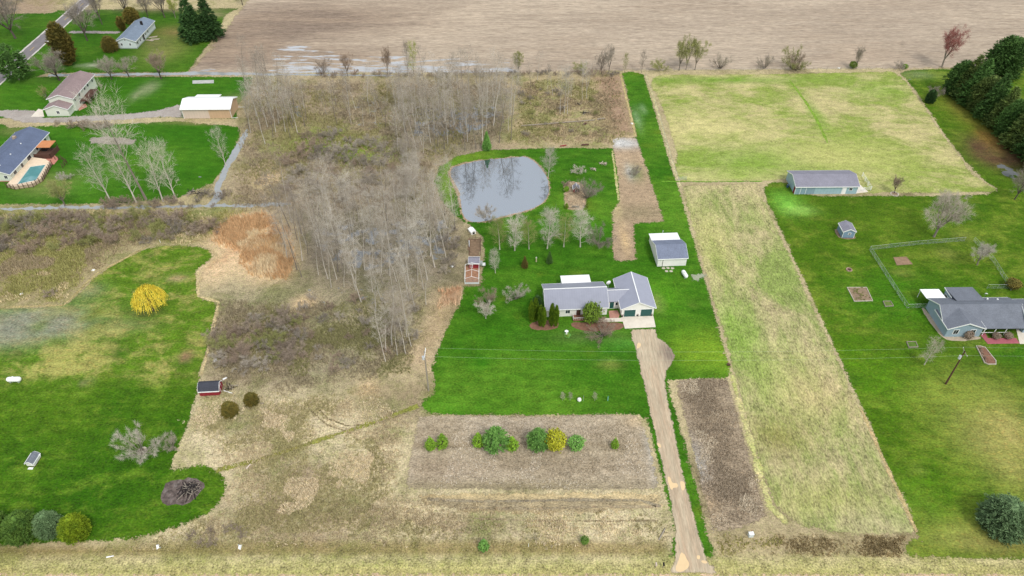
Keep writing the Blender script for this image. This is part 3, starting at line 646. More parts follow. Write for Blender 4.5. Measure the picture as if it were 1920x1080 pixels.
F_WPINE = foliage_mat('olive_pine_needles', C(116, 132, 64), C(82, 104, 52), 0.6)
F_BLUE = foliage_mat('blue_spruce_needles', C(128, 154, 106), C(94, 122, 78), 0.8)
F_GREEN = foliage_mat('mid_green_needles', C(109, 140, 57), C(75, 109, 44), 0.8)
F_YGREEN = foliage_mat('yellow_green_needles', C(135, 153, 31), C(93, 119, 23), 0.9)
F_CEDAR = foliage_mat('bronze_cedar_foliage', C(135, 118, 54), C(91, 91, 43), 0.7)
F_ARB = foliage_mat('arborvitae_foliage', C(123, 148, 33), C(78, 112, 25), 0.9)
F_BUSH = foliage_mat('round_shrub_leaves', C(118, 140, 48), C(84, 110, 34), 0.9)
F_LIME = foliage_mat('fresh_lime_leaves', C(140, 178, 52), C(104, 146, 40), 0.9)
F_YELLOW = foliage_mat('golden_leaves', C(196, 194, 56), C(160, 164, 44), 0.9)
F_YPINE = foliage_mat('young_pine_needles', C(134, 181, 88), C(96, 143, 66), 0.7)

def bare_tree(seed, h=18, spread=3.2, style='poplar', tr=0.17, nl=22, sub=6, tw=5, twl=0.9, tww=0.028, leaf=0, lsz=0.2, first=0.3):
    random.seed(seed); T, K = Geo(), Geo()
    if style == 'poplar':
        n = 8; pts = wander(Vector((0, 0, -.2)), Vector((rnd(-.06, .06), rnd(-.06, .06), 1)), h * 0.93, n, 0.035, 0.05)
        T.tube(pts, [max(0.02, tr * (1 - 0.9 * i / n) * (1.35 if i == 0 else 1)) for i in range(n + 1)], 5)
        limbs = []
        for i in range(nl):
            t = first + (0.97 - first) * (i / nl) ** 0.9; p, d = along(pts, t)
            az = i * 2.4 + rnd(-.5, .5); env = math.sin(math.pi * min(1, (t - first) / (1 - first) * 0.8 + 0.15)) ** 0.7
            limbs.append((p, outward(d, R(rnd(30, 58)), az), spread * (0.45 + 0.75 * env) * rnd(.7, 1.2), tr * 0.30 * (1.1 - t)))
    else:
        th = h * (0.22 if style == 'spread' else 0.06); pts = wander(Vector((0, 0, -.2)), Vector((rnd(-.1, .1), rnd(-.1, .1), 1)), th, 3, 0.05)
        T.tube(pts, [tr * 1.3, tr * 1.05, tr, tr * 0.95], 6)
        limbs = []; nm = {'spread': 7, 'shrub': 12, 'fan': 26}[style]
        for i in range(nm):
            az = i * 2 * math.pi / nm + rnd(-.4, .4); ang = R(rnd(12, 52)) if i else R(6)
            if style == 'shrub': ang = R(rnd(8, 70))
            if style == 'fan': ang = R(8 + 70 * math.sqrt(i / nm))
            d = Vector((math.cos(az) * math.sin(ang), math.sin(az) * math.sin(ang), math.cos(ang)))
            L = (h - th) * rnd(.85, 1.05) / (0.35 + 0.65 * math.cos(ang)); L = min(L, (h - th) * 1.15)
            st = pts[-1] if style == 'spread' else pts[2 if rnd(0, 1) > .5 else 1]
            mp = wander(st, d, L * 0.9, 6, 0.05 if style == 'fan' else 0.09, 0.05 if style == 'spread' else 0.03)
            T.tube(mp, [max(0.015, tr * (0.62 if style == 'spread' else 0.42) * (1 - 0.92 * k / 6)) for k in range(7)], 4)
            for j in range(nl // nm):
                t = rnd(.22, .98); p, dd = along(mp, t)
                limbs.append((p, outward(dd, R(rnd(28, 65) if style == 'spread' else rnd(14, 40)), rnd(0, 6.28)), spread * (0.62 if style == 'spread' else 0.45) * (1.15 - 0.6 * t) * rnd(.7, 1.2), tr * 0.22 * (1.15 - t)))
    for (p, d, L, r0) in limbs:
        lp = wander(p, d, L, 4, 0.12, 0.10)
        K.tube(lp, [max(0.009, r0 * (1 - 0.75 * k / 4)) for k in range(5)], 3)
        for j in range(sub):
            t = rnd(.25, 1.0); q, dd = along(lp, t); bl = L * 0.42 * rnd(.5, 1.2) * (1.2 - 0.5 * t)
            bp = wander(q, outward(dd, R(rnd(25, 60)), rnd(0, 6.28)), bl, 2, 0.15, 0.10)
            K.tube(bp, [max(0.008, r0 * 0.4), max(0.007, r0 * 0.28), 0.005], 3)
            for m_ in range(tw):
                q2, d2 = along(bp, rnd(.2, 1.0)); dv = outward(d2, R(rnd(15, 60)), rnd(0, 6.28)) * twl * rnd(.5, 1.2)
                K.spike(q2, dv, tww * rnd(.7, 1.3))
                for l_ in range(leaf): K.leaf(q2 + dv * rnd(.3, 1), lsz * rnd(.6, 1.3))
    return T, K

def conifer(seed, h=10, r=3, style='spruce', levels=26, per=11, clump=0.5, droop=0.25, low=0.03, core=0.55):
    random.seed(seed); T, K = Geo(), Geo()
    T.tube([Vector((0, 0, -.2)), Vector((0, 0, h * 0.5)), Vector((0, 0, h * 0.98))], [0.02 * h, 0.012 * h, 0.01], 6)
    def prof(t):
        if style == 'spruce': return (1 - t) ** 0.85 * (0.72 + 0.28 * min(1, t / 0.12))
        if style == 'round': return math.sqrt(max(0, 1 - (max(0, t - 0.30) / 0.70) ** 2)) * (0.80 + 0.2 * min(1, t / 0.25))
        if style == 'pine': return (1 - t ** 2.2) * (0.65 + 0.35 * min(1, t / 0.3))
        return math.sin(math.pi * min(1, (t * 0.86 + 0.10))) ** 0.75      # column
    n = 10
    for k in range(n):                                   # shaded inner growth
        t = k / n; z = h * (low + (1 - low) * t); rr = r * prof(t) * core; z2 = z + h * 0.13
        for j in range(8):
            a0_, a1_ = 2 * math.pi * j / 8, 2 * math.pi * (j + 1) / 8; b0 = len(K.v)
            K.v += [(math.cos(a0_) * rr, math.sin(a0_) * rr, z), (math.cos(a1_) * rr, math.sin(a1_) * rr, z), (0, 0, z2)]; K.f.append((b0, b0 + 1, b0 + 2))
    for k in range(levels):
        t = (k + rnd(0, .8)) / levels; z = h * (low + (1 - low) * t); rr = r * prof(t)
        m_ = max(4, int(per * (0.35 + 0.75 * rr / r)))
        for j in range(m_):
            az = rnd(0, 6.283); L = rr * (rnd(.78, 1.12) + (0.18 if random.random() < .12 else 0)); d = Vector((math.cos(az), math.sin(az), 0))
            nn = max(2, int(L / (clump * 0.75)))
            for q in range(nn):
                u = 0.45 + 0.55 * (q + 1) / nn if style != 'column' else 0.8 + 0.2 * (q + 1) / nn
                p = d * (L * u) + Vector((rnd(-.12, .12), rnd(-.12, .12), z + h * 0.02 - droop * L * u * u * 0.6 + rnd(-.1, .1)))
                for e in range(3):
                    sp = (d * rnd(.5, 1.1) + Vector((rnd(-.8, .8), rnd(-.8, .8), rnd(-.2, .75) + (0.9 if style == 'column' else 0)))).normalized() * clump * rnd(.7, 1.3)
                    K.spike(p, sp, clump * 0.24 * rnd(.7, 1.2))
    K.spike(Vector((0, 0, h * .93)), Vector((0, 0, h * 0.08)), clump * 0.3)
    return T, K

def leafy(seed, h=3, r=1.6, n=1400, lsz=0.22, zc=0.55, conic=0.0):
    random.seed(seed); T, K = Geo(), Geo()
    T.tube([Vector((0, 0, -.1)), Vector((0, 0, h * .6))], [0.035 * h, 0.012 * h], 5)
    for i in range(12):
        az = rnd(0, 6.28); T.tube([Vector((0, 0, h * rnd(.1, .4))), Vector((math.cos(az) * r * .5, math.sin(az) * r * .5, h * rnd(.5, .9)))], [0.012 * h, 0.005], 3)
    lob = [(rnd(0, 6.28), rnd(-1, 1), rnd(.75, 1.1)) for _ in range(14)]
    for i in range(n):
        az = rnd(0, 6.283); c = rnd(-.95, 1); s = math.sqrt(1 - c * c); rad = rnd(.35, 1.0) ** 0.5 * (1 + (rnd(0, .3) if random.random() < .15 else 0))
        best = max(math.cos(az - a) * 0.5 + 0.5 - abs(c - b) * 0.4 for a, b, k in lob); rad *= 0.78 + 0.26 * best
        z = h * zc + c * h * (1 - zc if c > 0 else zc * 0.92) * rad; kx = 1 - conic * max(0, z / h - 0.15)
        K.leaf(Vector((math.cos(az) * s * r * rad * kx, math.sin(az) * s * r * rad * kx, z)), lsz * rnd(.6, 1.3), Vector((math.cos(az) * s, math.sin(az) * s, c + .3)) * .8)
    return T, K

def weeping(seed, h=8, r=4.2):
    T, K = bare_tree(seed, h * 0.9, r, 'spread', 0.28, 60, 3, 1, 0.5, 0.02)
    random.seed(seed)
    for i in range(1500):
        az = rnd(0, 6.28); u = math.sqrt(random.random()); rr = r * u * rnd(.9, 1.08)
        z = h * (1 - 0.45 * u * u) * rnd(.86, 1.05); p = Vector((math.cos(az) * rr, math.sin(az) * rr, z))
        d = Vector((math.cos(az) * .35, math.sin(az) * .35, -1)).normalized() * rnd(1.0, 2.6) * (0.5 + 0.5 * u)
        K.spike(p, d, 0.06)
        for q in range(2): K.leaf(p + d * rnd(.1, .9), 0.22 * rnd(.6, 1.3))
    return T, K

PROTO = {}
def proto(key, fn, bark, crown, scale_h):
    T, K = fn
    PROTO[key] = (T.data(key + '_trunk', bark), K.data(key + '_crown', crown), scale_h)
for i in range(7): proto('poplar%d' % i, bare_tree(100 + i, 20, 2.9, 'poplar', 0.13, 26, 6, 6, 1.4, 0.011, first=rnd(.3, .5)), BARK_PALE, TW_PALE, 20)
for i in range(3): proto('cottonwood%d' % i, bare_tree(140 + i, 20, 5.5, 'poplar', 0.28, 30, 8, 7, 1.8, 0.016, first=0.18), BARK_PALE, TW_PALE, 20)
proto('bigcotton', bare_tree(150, 20, 4.6, 'poplar', 0.24, 24, 9, 8, 1.5, 0.014, first=0.42), BARK_GREY, TW_PALE, 20)
for i in range(4): proto('spread%d' % i, bare_tree(160 + i, 10, 4.6, 'spread', 0.24, 112, 8, 10, 1.0, 0.010), BARK_DARK, TW_GREY, 10)
for i in range(3): proto('young%d' % i, bare_tree(180 + i, 10, 2.7, 'poplar', 0.13, 34, 8, 8, 1.1, 0.012, first=0.14), BARK_PALE, TW_OLIVE, 10)
for i in range(2): proto('budded%d' % i, bare_tree(190 + i, 10, 4.0, 'spread', 0.2, 90, 7, 8, 0.9, 0.012, 1, 0.10), BARK_GREY, TW_OLIVE, 10)
for i in range(4): proto('shrub%d' % i, bare_tree(200 + i, 3.2, 2.4, 'shrub', 0.05, 84, 6, 8, 0.6, 0.009), BARK_GREY, TW_BROWN, 3.2)
for i in range(2): proto('fan%d' % i, bare_tree(210 + i, 7, 3.6, 'fan', 0.19, 130, 6, 8, 1.1, 0.012), BARK_GREY, TW_PALE, 7)
for i in range(4): proto('spruce%d' % i, conifer(300 + i, 10, 3.0, 'spruce', 40, 18, 0.52), BARK_DARK, F_SPRUCE, 10)
for i in range(4): proto('dense%d' % i, conifer(310 + i, 10, 4.0, 'round', 40, 22, 0.55, 0.2, 0.02, 0.7), BARK_DARK, F_SPRUCE, 10)
for i in range(2): proto('pine%d' % i, conifer(320 + i, 10, 4.0, 'pine', 22, 14, 0.7, 0.05, 0.12, 0.35), BARK_GREY, F_PINE, 10)
for i in range(4): proto('fat%d' % i, conifer(330 + i, 5, 2.4, 'round', 34, 24, 0.34, 0.2, 0.02, 0.72), BARK_DARK, F_GREEN, 5)
for i in range(3): proto('column%d' % i, conifer(340 + i, 6, 0.95, 'column', 46, 20, 0.30, 0.0, 0.02, 0.8), BARK_DARK, F_ARB, 6)
for i in range(2): proto('leafy%d' % i, leafy(350 + i, 3, 1.5, 1500, 0.22), BARK_DARK, F_BUSH, 3)
for i in range(2): proto('leafcone%d' % i, leafy(360 + i, 3, 1.05, 800, 0.19, 0.38, 0.75), BARK_DARK, F_LIME, 3)
proto('willow', weeping(370), BARK_DARK, TW_YELLOW, 8)

NT = [0]
def plant(key, px, py, h, label, cat, group=None, name='bare_tree', crown=None, bark=None, wide=1.0, lean=0.0, rz=None, pos=None):
    NT[0] += 1; rr = random.Random(NT[0] * 7 + 3)
    tm, cm, ph = PROTO[key]; p = pos or at(px, py); s = h / ph
    e = thing(name, (p.x, p.y, 0), rr.uniform(0, 6.28) if rz is None else rz, label, cat, group)
    e.scale = (s * wide, s * wide, s)
    if lean: e.rotation_euler = (rr.uniform(-lean, lean), rr.uniform(-lean, lean), e.rotation_euler[2])
    for nm, me, mt in (('trunk', tm, bark), ('crown', cm, crown)):
        o = link(bpy.data.objects.new(nm, me), e)
        if mt: o.material_slots[0].link = 'OBJECT'; o.material_slots[0].material = mt
    return e
# ------------------------------------------------------------------ vegetation: planting
ORD = 'first second third fourth fifth sixth seventh eighth ninth tenth eleventh twelfth thirteenth fourteenth fifteenth sixteenth seventeenth eighteenth nineteenth twentieth'.split()
def grove(keys, pp, n, hr, place, group, crowns=(None,), barks=(None,), mind=2.0, seed=1, lean=0.05, name='bare_tree', cat='tree', wide=(0.85, 1.2), kind='bare tree'):
    rr = random.Random(seed); P = wpoly(pp); xs = [p.x for p in P]; ys = [p.y for p in P]; got = []; tries = 0; made = []
    while len(got) < n and tries < n * 60:
        tries += 1; x, y = rr.uniform(min(xs), max(xs)), rr.uniform(min(ys), max(ys))
        if not inside(np.array([x]), np.array([y]), P)[0]: continue
        if any((x - a) ** 2 + (y - b) ** 2 < mind * mind for a, b in got): continue
        got.append((x, y))
        made.append(plant(rr.choice(keys), 0, 0, rr.uniform(*hr), None, cat, group, name, rr.choice(crowns), rr.choice(barks), rr.uniform(*wide), lean, pos=Vector((x, y, 0))))
    # say which one: its turn from the left within its part of the stand
    if len(made) <= 14: parts = {'': made}
    else:
        parts = {}; my = sorted(o.location.y for o in made); mx = sorted(o.location.x for o in made); k = len(made)
        rows = [my[k // 3], my[2 * k // 3]]; cols_ = [mx[k // 3], mx[2 * k // 3]] if k > 40 else [mx[k // 2], 1e9]
        for o in made:
            r_ = 'front' if o.location.y < rows[0] else 'middle' if o.location.y < rows[1] else 'back'
            c_ = ('left' if o.location.x < cols_[0] else 'centre' if o.location.x < cols_[1] else 'right') if k > 40 else ('left' if o.location.x < cols_[0] else 'right')
            parts.setdefault(r_ + ' ' + c_ + ' part of ', []).append(o)
    for nm, os_ in parts.items():
        for i, o in enumerate(sorted(os_, key=lambda o: o.location.x)):
            o['label'] = '%s %s from left%s%s' % (ORD[i], kind, ', ' + nm if nm else ' in ', place)
POP = ['poplar%d' % i for i in range(7)]; SHR = ['shrub%d' % i for i in range(4)]; SPR = ['spread%d' % i for i in range(4)]
grove(POP, [(742, 200), (958, 196), (962, 225), (905, 268), (850, 282), (790, 288), (744, 284)], 70, (11, 21), 'the wood behind the pond', 'bare trees in the flooded wood behind the pond', (TW_PALE, TW_TAN, TW_TAN), (BARK_PALE, BARK_PALE, BARK_GREY), 2.4, 1)
grove(POP, [(600, 405), (850, 395), (862, 450), (846, 505), (800, 535), (640, 540), (590, 480)], 80, (11, 22), 'the flooded wood left of the coop', 'bare trees in the flooded wood left of the chicken run', (TW_PALE, TW_TAN, TW_TAN), (BARK_PALE, BARK_PALE, BARK_GREY), 2.3, 2)
grove(POP, [(640, 545), (800, 540), (815, 575), (790, 600), (700, 600)], 12, (12, 17), 'the wet ground below the flooded wood', 'bare trees below the flooded wood', (TW_PALE, TW_TAN), (BARK_PALE,), 3.0, 3)
grove(POP, [(715, 640), (765, 630), (775, 660), (740, 684), (712, 680)], 9, (12, 18), 'the clump left of the utility pole', 'bare trees in the clump left of the utility pole', (TW_PALE, TW_TAN), (BARK_PALE,), 1.8, 4)
grove(POP, [(520, 425), (600, 400), (600, 480), (625, 540), (560, 530), (535, 480)], 16, (13, 20), 'the wood edge by the reeds', 'bare trees beside the orange reeds', (TW_TAN, TW_GREY), (BARK_PALE, BARK_GREY), 2.6, 5)
grove(POP, [(470, 215), (560, 190), (590, 215), (560, 255), (490, 275), (462, 250)], 26, (13, 19), 'the wood right of the tan barn', 'bare trees right of the tan pole barn', (TW_PALE, TW_TAN, TW_GREY), (BARK_PALE, BARK_GREY), 2.4, 6)
grove(POP, [(455, 150), (525, 148), (530, 180), (470, 195)], 10, (12, 17), 'the corner below the crop field', 'bare trees in the corner below the crop field', (TW_TAN, TW_GREY), (BARK_GREY,), 3.0, 7)
grove(POP, [(595, 195), (735, 185), (735, 240), (640, 245)], 16, (9, 16), 'the thin wood above the undergrowth', 'bare trees in the thin wood', (TW_TAN, TW_GREY), (BARK_PALE, BARK_GREY), 3.6, 8)
grove(POP, [(745, 155), (950, 152), (955, 190), (745, 195)], 20, (10, 15), 'the back edge of the pond wood', 'bare trees at the back edge of the pond wood', (TW_TAN, TW_PALE), (BARK_PALE, BARK_GREY), 3.2, 9)
grove(['young0', 'young1', 'young2'], [(755, 300), (790, 305), (785, 380), (800, 400), (760, 395)], 7, (8, 13), 'the group on the left bank of the pond', 'bare trees left of the pond', (TW_TAN, TW_PALE), (BARK_PALE,), 3.0, 10)
# scrub
grove(SHR, [(-30, 410), (300, 405), (420, 425), (330, 452), (180, 462), (60, 475), (-30, 480)], 58, (1.8, 4.0), 'the scrub above the left lawn', 'shrubs in the scrub above the left lawn', (TW_BROWN, TW_PURPLE, TW_GREY, TW_OLIVE), (BARK_GREY,), 2.6, 11, name='shrub', cat='shrub', kind='bare shrub', wide=(0.9, 1.4))
grove(SHR, [(405, 615), (470, 590), (560, 600), (580, 650), (510, 695), (420, 690), (392, 660)], 26, (1.8, 3.6), 'the thicket above the red shed', 'shrubs in the thicket above the red shed', (TW_BROWN, TW_PURPLE, TW_TAN, TW_GREY, TW_OLIVE), (BARK_GREY,), 2.0, 12, name='shrub', cat='shrub', kind='bare shrub', wide=(0.9, 1.4))
grove(SHR, [(560, 250), (740, 270), (790, 310), (760, 390), (560, 390), (520, 330)], 46, (1.5, 3.6), 'the undergrowth left of the pond', 'shrubs in the undergrowth left of the pond', (TW_BROWN, TW_TAN, TW_GREY), (BARK_GREY,), 3.0, 13, name='shrub', cat='shrub', kind='bare shrub', wide=(0.9, 1.5))
grove(SHR, [(560, 560), (790, 560), (780, 640), (640, 700), (560, 690)], 30, (1.0, 2.4), 'the marsh right of the thicket', 'shrubs in the marsh', (TW_GREY, TW_BROWN, TW_TAN), (BARK_GREY,), 3.2, 14, name='shrub', cat='shrub', kind='bare shrub')
grove(SHR, [(350, 395), (362, 372), (400, 352), (430, 362), (400, 392)], 8, (1.2, 2.4), 'the brush at the stream bend', 'shrubs at the stream bend', (TW_PURPLE, TW_GREY), (BARK_DARK,), 1.6, 15, name='shrub', cat='shrub', kind='bare shrub')
grove(SHR, [(190, 380), (330, 374), (345, 388), (190, 392)], 16, (1.2, 2.4), 'the brush under the cottonwoods', 'shrubs at the foot of the cottonwoods', (TW_PURPLE, TW_BROWN), (BARK_DARK,), 1.6, 16, name='shrub', cat='shrub', kind='bare shrub')
grove(SHR, [(107, 234), (160, 233), (208, 231), (208, 242), (107, 245)], 14, (1.6, 2.4), 'the hedge below the gravel drive', 'shrubs of the hedge below the gravel drive', (TW_BROWN, TW_PURPLE), (BARK_GREY,), 1.2, 17, name='shrub', cat='shrub', kind='bare shrub')
grove(SHR, [(600, 141), (1160, 138), (1160, 143), (600, 146)], 40, (1.2, 2.6), 'the crop field edge', 'shrubs along the crop field edge', (TW_BROWN, TW_GREY, TW_PURPLE), (BARK_GREY,), 2.0, 18, name='shrub', cat='shrub', kind='bare shrub')
grove(SHR, [(350, 1000), (460, 985), (460, 1015), (350, 1025)], 7, (0.9, 1.6), 'the ditch below the burn pile', 'shrubs at the ditch', (TW_PURPLE,), (BARK_GREY,), 1.6, 19, name='shrub', cat='shrub', kind='bare shrub')
grove(SHR, [(820, 410), (862, 425), (866, 520), (830, 540), (815, 480)], 12, (1.2, 2.4), 'the wood edge beside the chicken run', 'shrubs beside the chicken run', (TW_GREY, TW_TAN), (BARK_GREY,), 1.8, 20, name='shrub', cat='shrub', kind='bare shrub')

grove(SHR, [(972, 165), (1110, 155), (1140, 240), (1100, 265), (975, 262), (968, 205)], 22, (0.8, 2.0), 'the clearing behind the pond', 'shrubs in the clearing behind the pond', (TW_GREY, TW_TAN, TW_OLIVE), (BARK_GREY,), 3.0, 21, name='shrub', cat='shrub', kind='bare shrub')
grove(POP, [(968, 150), (1120, 148), (1125, 175), (1000, 190), (970, 200)], 9, (6, 12), 'the far edge of the clearing', 'saplings at the far edge of the clearing', (TW_TAN, TW_GREY), (BARK_GREY, BARK_PALE), 4.0, 22, kind='bare sapling')
tufts_later = [(965, 150), (1160, 145), (1190, 250), (1150, 272), (935, 272), (962, 215)]
# cottonwoods on the left lot
for k, x, y, h, l in (('cottonwood1', 208, 378, 17, 'leaning bare cottonwood, leftmost of the row above the scrub'), ('cottonwood1', 256, 380, 18, 'bare cottonwood just left of the tallest one above the scrub'), ('bigcotton', 274, 374, 33, 'tallest bare cottonwood, rising past the gravel drive'),
                      ('cottonwood0', 306, 378, 18, 'bare cottonwood, second from the right in the row above the scrub'), ('cottonwood2', 330, 373, 17, 'bare pale cottonwood, rightmost of the row above the scrub'), ('cottonwood2', 424, 311, 12, 'slender pale bare tree beside the stream below the tan barn')):
    plant(k, x, y, h, l, 'tree', name='cottonwood_tree', wide=0.85)
# trees round the houses at upper left
U = (('spread0', 29, 72, 17, 'large grey bare tree left of the asphalt road', None, 'bare_tree', 1), ('spread1', 164, 76, 15, 'dark bare tree between the road and the blue roofed house', None, 'bare_tree', .8), ('spread2', 192, 46, 14, 'slim dark bare tree behind the short gravel drive', None, 'bare_tree', .55),
     ('spread3', 239, 32, 14, 'bare tree just behind the blue roofed house', None, 'bare_tree', .8), ('spread0', 278, 34, 10, 'small bare tree behind the right end of the blue roofed house', None, 'bare_tree', .6), ('spread1', 309, 33, 11, 'leaning bare tree left of the two dark spruces', None, 'bare_tree', .8),
     ('budded0', 329, 34, 8, 'yellow green budding tree close to the dark spruces', TW_LIME, 'budding_tree', .8), ('spread2', 112, 151, 11, 'grey bare tree behind the brown roofed house', None, 'bare_tree', 1.2), ('spread3', 210, 149, 8, 'leftmost of three bare trees along the ditch', TW_TAN, 'bare_tree', 1.0),
     ('spread0', 242, 144, 7, 'middle one of three bare trees along the ditch', TW_TAN, 'bare_tree', 1.0), ('spread1', 303, 148, 9.5, 'dark bare tree, rightmost of three along the ditch', TW_BROWN, 'bare_tree', .95), ('budded1', 88, 187, 4.5, 'olive bush beside the brown roofed house', TW_OLIVE, 'shrub', 1.1),
     ('budded0', 122, 386, 8, 'olive green budding tree below the swimming pool', TW_OLIVE, 'budding_tree', 1.2), ('pine0', 36, 150, 13, 'big loose dark pine at the left edge beside the road', None, 'pine_tree', 1.0), ('column0', 131, 122, 15, 'tall bronze green cedar beside the asphalt road', F_CEDAR, 'cedar_tree', 1.35),
     ('spruce0', 366, 76, 17, 'front one of the two big dark spruces by the field corner', None, 'spruce_tree', 1.1), ('spruce1', 398, 72, 16, 'rear one of the two big dark spruces by the field corner', None, 'spruce_tree', 1.1), ('column1', 231, 58, 5.5, 'bronze conical bush at the back of the blue roofed house', F_CEDAR, 'evergreen_bush', 1.6),
     ('fat0', 250, 42, 6, 'bronze round evergreen behind the blue roofed house', F_CEDAR, 'evergreen_bush', 1.0), ('fat1', 209, 95, 5.5, 'bronze round evergreen at the front corner of the blue roofed house', F_CEDAR, 'evergreen_bush', 1.0),
     ('spread2', 8, 20, 14, 'bare tree in the top left corner', TW_TAN, 'bare_tree', .9), ('shrub1', 122, 338, 2.4, 'grey shrub beside the pool fence', TW_PALE, 'shrub', 1.3), ('spread3', 455, 10, 9, 'bare tree at the top corner of the crop field', TW_GREY, 'bare_tree', .7))
for k, x, y, h, l, c, nm, wd in U: plant(k, x, y, h, l, 'tree' if 'tree' in nm else 'bush', name=nm, crown=c, wide=wd)

# along the lower edge of the crop field
for k, x, y, h, l, c, wd in (('spread0', 608, 143, 6, 'dark bare bush at the flooded field edge', TW_PURPLE, 1.1), ('spread1', 652, 143, 8.5, 'bare dark tree in front of the wide field puddle', TW_BROWN, .7), ('spread2', 727, 143, 11, 'slim bare tree left of the yellow green one at the field edge', TW_BROWN, .45),
        ('young0', 765, 142, 12, 'thin dark tree touching the yellow green one', TW_GREY, .5), ('young1', 776, 142, 12, 'slim yellow green tree at the flooded field edge', TW_LIME, .75), ('budded0', 971, 142, 9, 'green budded tree at the field edge above the pond', TW_OLIVE, .75),
        ('spread3', 1127, 139, 8, 'left one of two leaning bare trees near the green lane', TW_GREY, .6), ('budded1', 1141, 137, 10, 'right one of two leaning bare trees near the green lane', TW_TAN, .6), ('young2', 1171, 135, 7, 'thin budded tree at the far end of the green lane', TW_OLIVE, .7),
        ('young0', 1203, 136, 8, 'thin grey tree right of the far end of the green lane', TW_GREY, .7), ('budded0', 1273, 132, 11, 'leftmost of the clump of tall trees above the pasture', TW_OLIVE, .7), ('budded1', 1286, 131, 12, 'middle one of the clump of tall trees above the pasture', TW_OLIVE, .7),
        ('budded0', 1303, 131, 11, 'rightmost of the clump of tall trees above the pasture', TW_OLIVE, .8), ('fan0', 1350, 129, 6.5, 'brown bare tree right of the tall clump above the pasture', TW_TAN, .7), ('fan1', 1433, 129, 6, 'small brown tree at the middle of the pasture fence', TW_TAN, .65),
        ('fan0', 1484, 129, 8.5, 'left one of the tan pair of trees on the pasture fence', TW_OLIVE, .7), ('fan1', 1492, 131, 7, 'right one of the tan pair of trees on the pasture fence', TW_BROWN, .6), ('spread2', 1605, 129, 8.5, 'leaning thin bare tree beside a round green bush', TW_GREY, .5),
        ('shrub2', 1686, 130, 3, 'tan bare bush at the corner of the pasture', TW_TAN, 1.0), ('shrub0', 1088, 135, 3.6, 'green tinged bush right of the pale twin trees', TW_OLIVE, 1.2), ('shrub1', 1235, 132, 3.6, 'green tinged bush left of the tall clump', TW_OLIVE, 1.4), ('spread1', 1766, 126, 14.5, 'tall bare tree with red buds beside the conifers', TW_RED, .75)):
    plant(k, x, y, h, l, 'tree' if 'tree' in l else 'bush', name='bare_tree' if 'tree' in l else 'shrub', crown=c, wide=wd, bark=BARK_GREY)
plant('leafy0', 1598, 128, 2.6, 'round green bush at the foot of the leaning thin tree', 'bush', name='bush', wide=1.1)
plant('leafy1', 1696, 129, 1.8, 'small lime green bush at the pasture corner', 'bush', name='bush', crown=F_LIME, wide=1.1)
for k, x, y, h, l in (('poplar0', 1050, 214, 17, 'left one of the pale tree clump behind the pond'), ('poplar2', 1058, 212, 18, 'middle one of the pale tree clump behind the pond'), ('poplar3', 1064, 214, 16, 'right one of the pale tree clump behind the pond'), ('poplar5', 1092, 186, 15, 'left one of the pale twin trees near the field'), ('poplar1', 1100, 184, 14, 'right one of the pale twin trees near the field'), ('poplar4', 962, 215, 17, 'pale tree at the right end of the pond wood'), ('poplar6', 953, 245, 16, 'pale tree on the lower right corner of the pond wood')):
    plant(k, x, y, h, l, 'tree', wide=.85)
for k, x, y, h, l in (('poplar1', 893, 279, 19, 'leftmost of the tall grey trees added on the far bank of the pond'), ('poplar4', 936, 268, 20, 'middle one of the tall grey trees added on the far bank of the pond'), ('poplar2', 958, 262, 19, 'rightmost of the tall grey trees added on the far bank of the pond'), ('poplar6', 872, 283, 18, 'tall grey tree added at the left corner of the far pond bank')):
    plant(k, x, y, h, l, 'tree', crown=TW_GREY, bark=BARK_GREY, wide=1.1)  # extra trees in darker bark, added to strengthen the dark reflections in the pond
# conifer row and lone conifers on the right
row = [(1790, 176), (1806, 184), (1820, 196), (1837, 209), (1853, 224), (1872, 240), (1890, 258), (1908, 277), (1928, 298), (1950, 322)]
names = ['first', 'second', 'third', 'fourth', 'fifth', 'sixth', 'seventh', 'eighth', 'ninth', 'tenth']
for i, (x, y) in enumerate(row):
    plant('spruce%d' % (i % 4) if i % 3 else 'dense%d' % (i % 4), x, y, (13.5 if i % 3 else 11.5) + (i * 37 % 5) * 0.5, 'dark evergreen, %s from the far end of the dense conifer row' % names[i], 'tree', 'evergreens of the conifer row', 'evergreen_tree', F_WPINE if i % 2 else F_PINE, wide=1.2 if i % 3 else .9)
plant('dense1', 1874, 142, 14, 'large lone dark evergreen behind the conifer row', 'tree', name='evergreen_tree', crown=F_PINE, wide=1.1)
plant('fat2', 1742, 192, 4.5, 'dark juniper bush in front of the conifer row', 'bush', name='juniper_bush', crown=F_SPRUCE, wide=.7)
plant('shrub3', 1752, 180, 3.5, 'grey bare shrub against the conifer row', 'bush', name='shrub', crown=TW_GREY)
plant('spread0', 1902, 374, 9, 'grey bare tree by the pool of water at the right edge', 'tree', crown=TW_GREY, wide=.7)
plant('spread2', 1918, 345, 8, 'bare tree standing over the water at the right edge', 'tree', crown=TW_BROWN, wide=.7)
plant('spread3', 1751, 444, 13.0, 'big round bare tree on the lawn behind the chain-link fence', 'tree', crown=TW_TAN, bark=BARK_GREY, wide=.95)
plant('spread1', 1832, 497, 6.5, 'small round pale bare tree inside the chain-link fence', 'tree', crown=TW_PALE, bark=BARK_GREY, wide=1.0)
plant('spread2', 1677, 362, 5.5, 'small bare tree ringed with stones by the long blue shed', 'tree', crown=TW_BROWN, wide=.8)
plant('young1', 1733, 684, 7.5, 'slim bare tree on the lawn left of the utility pole with a lamp', 'tree', crown=TW_TAN, wide=1.0)
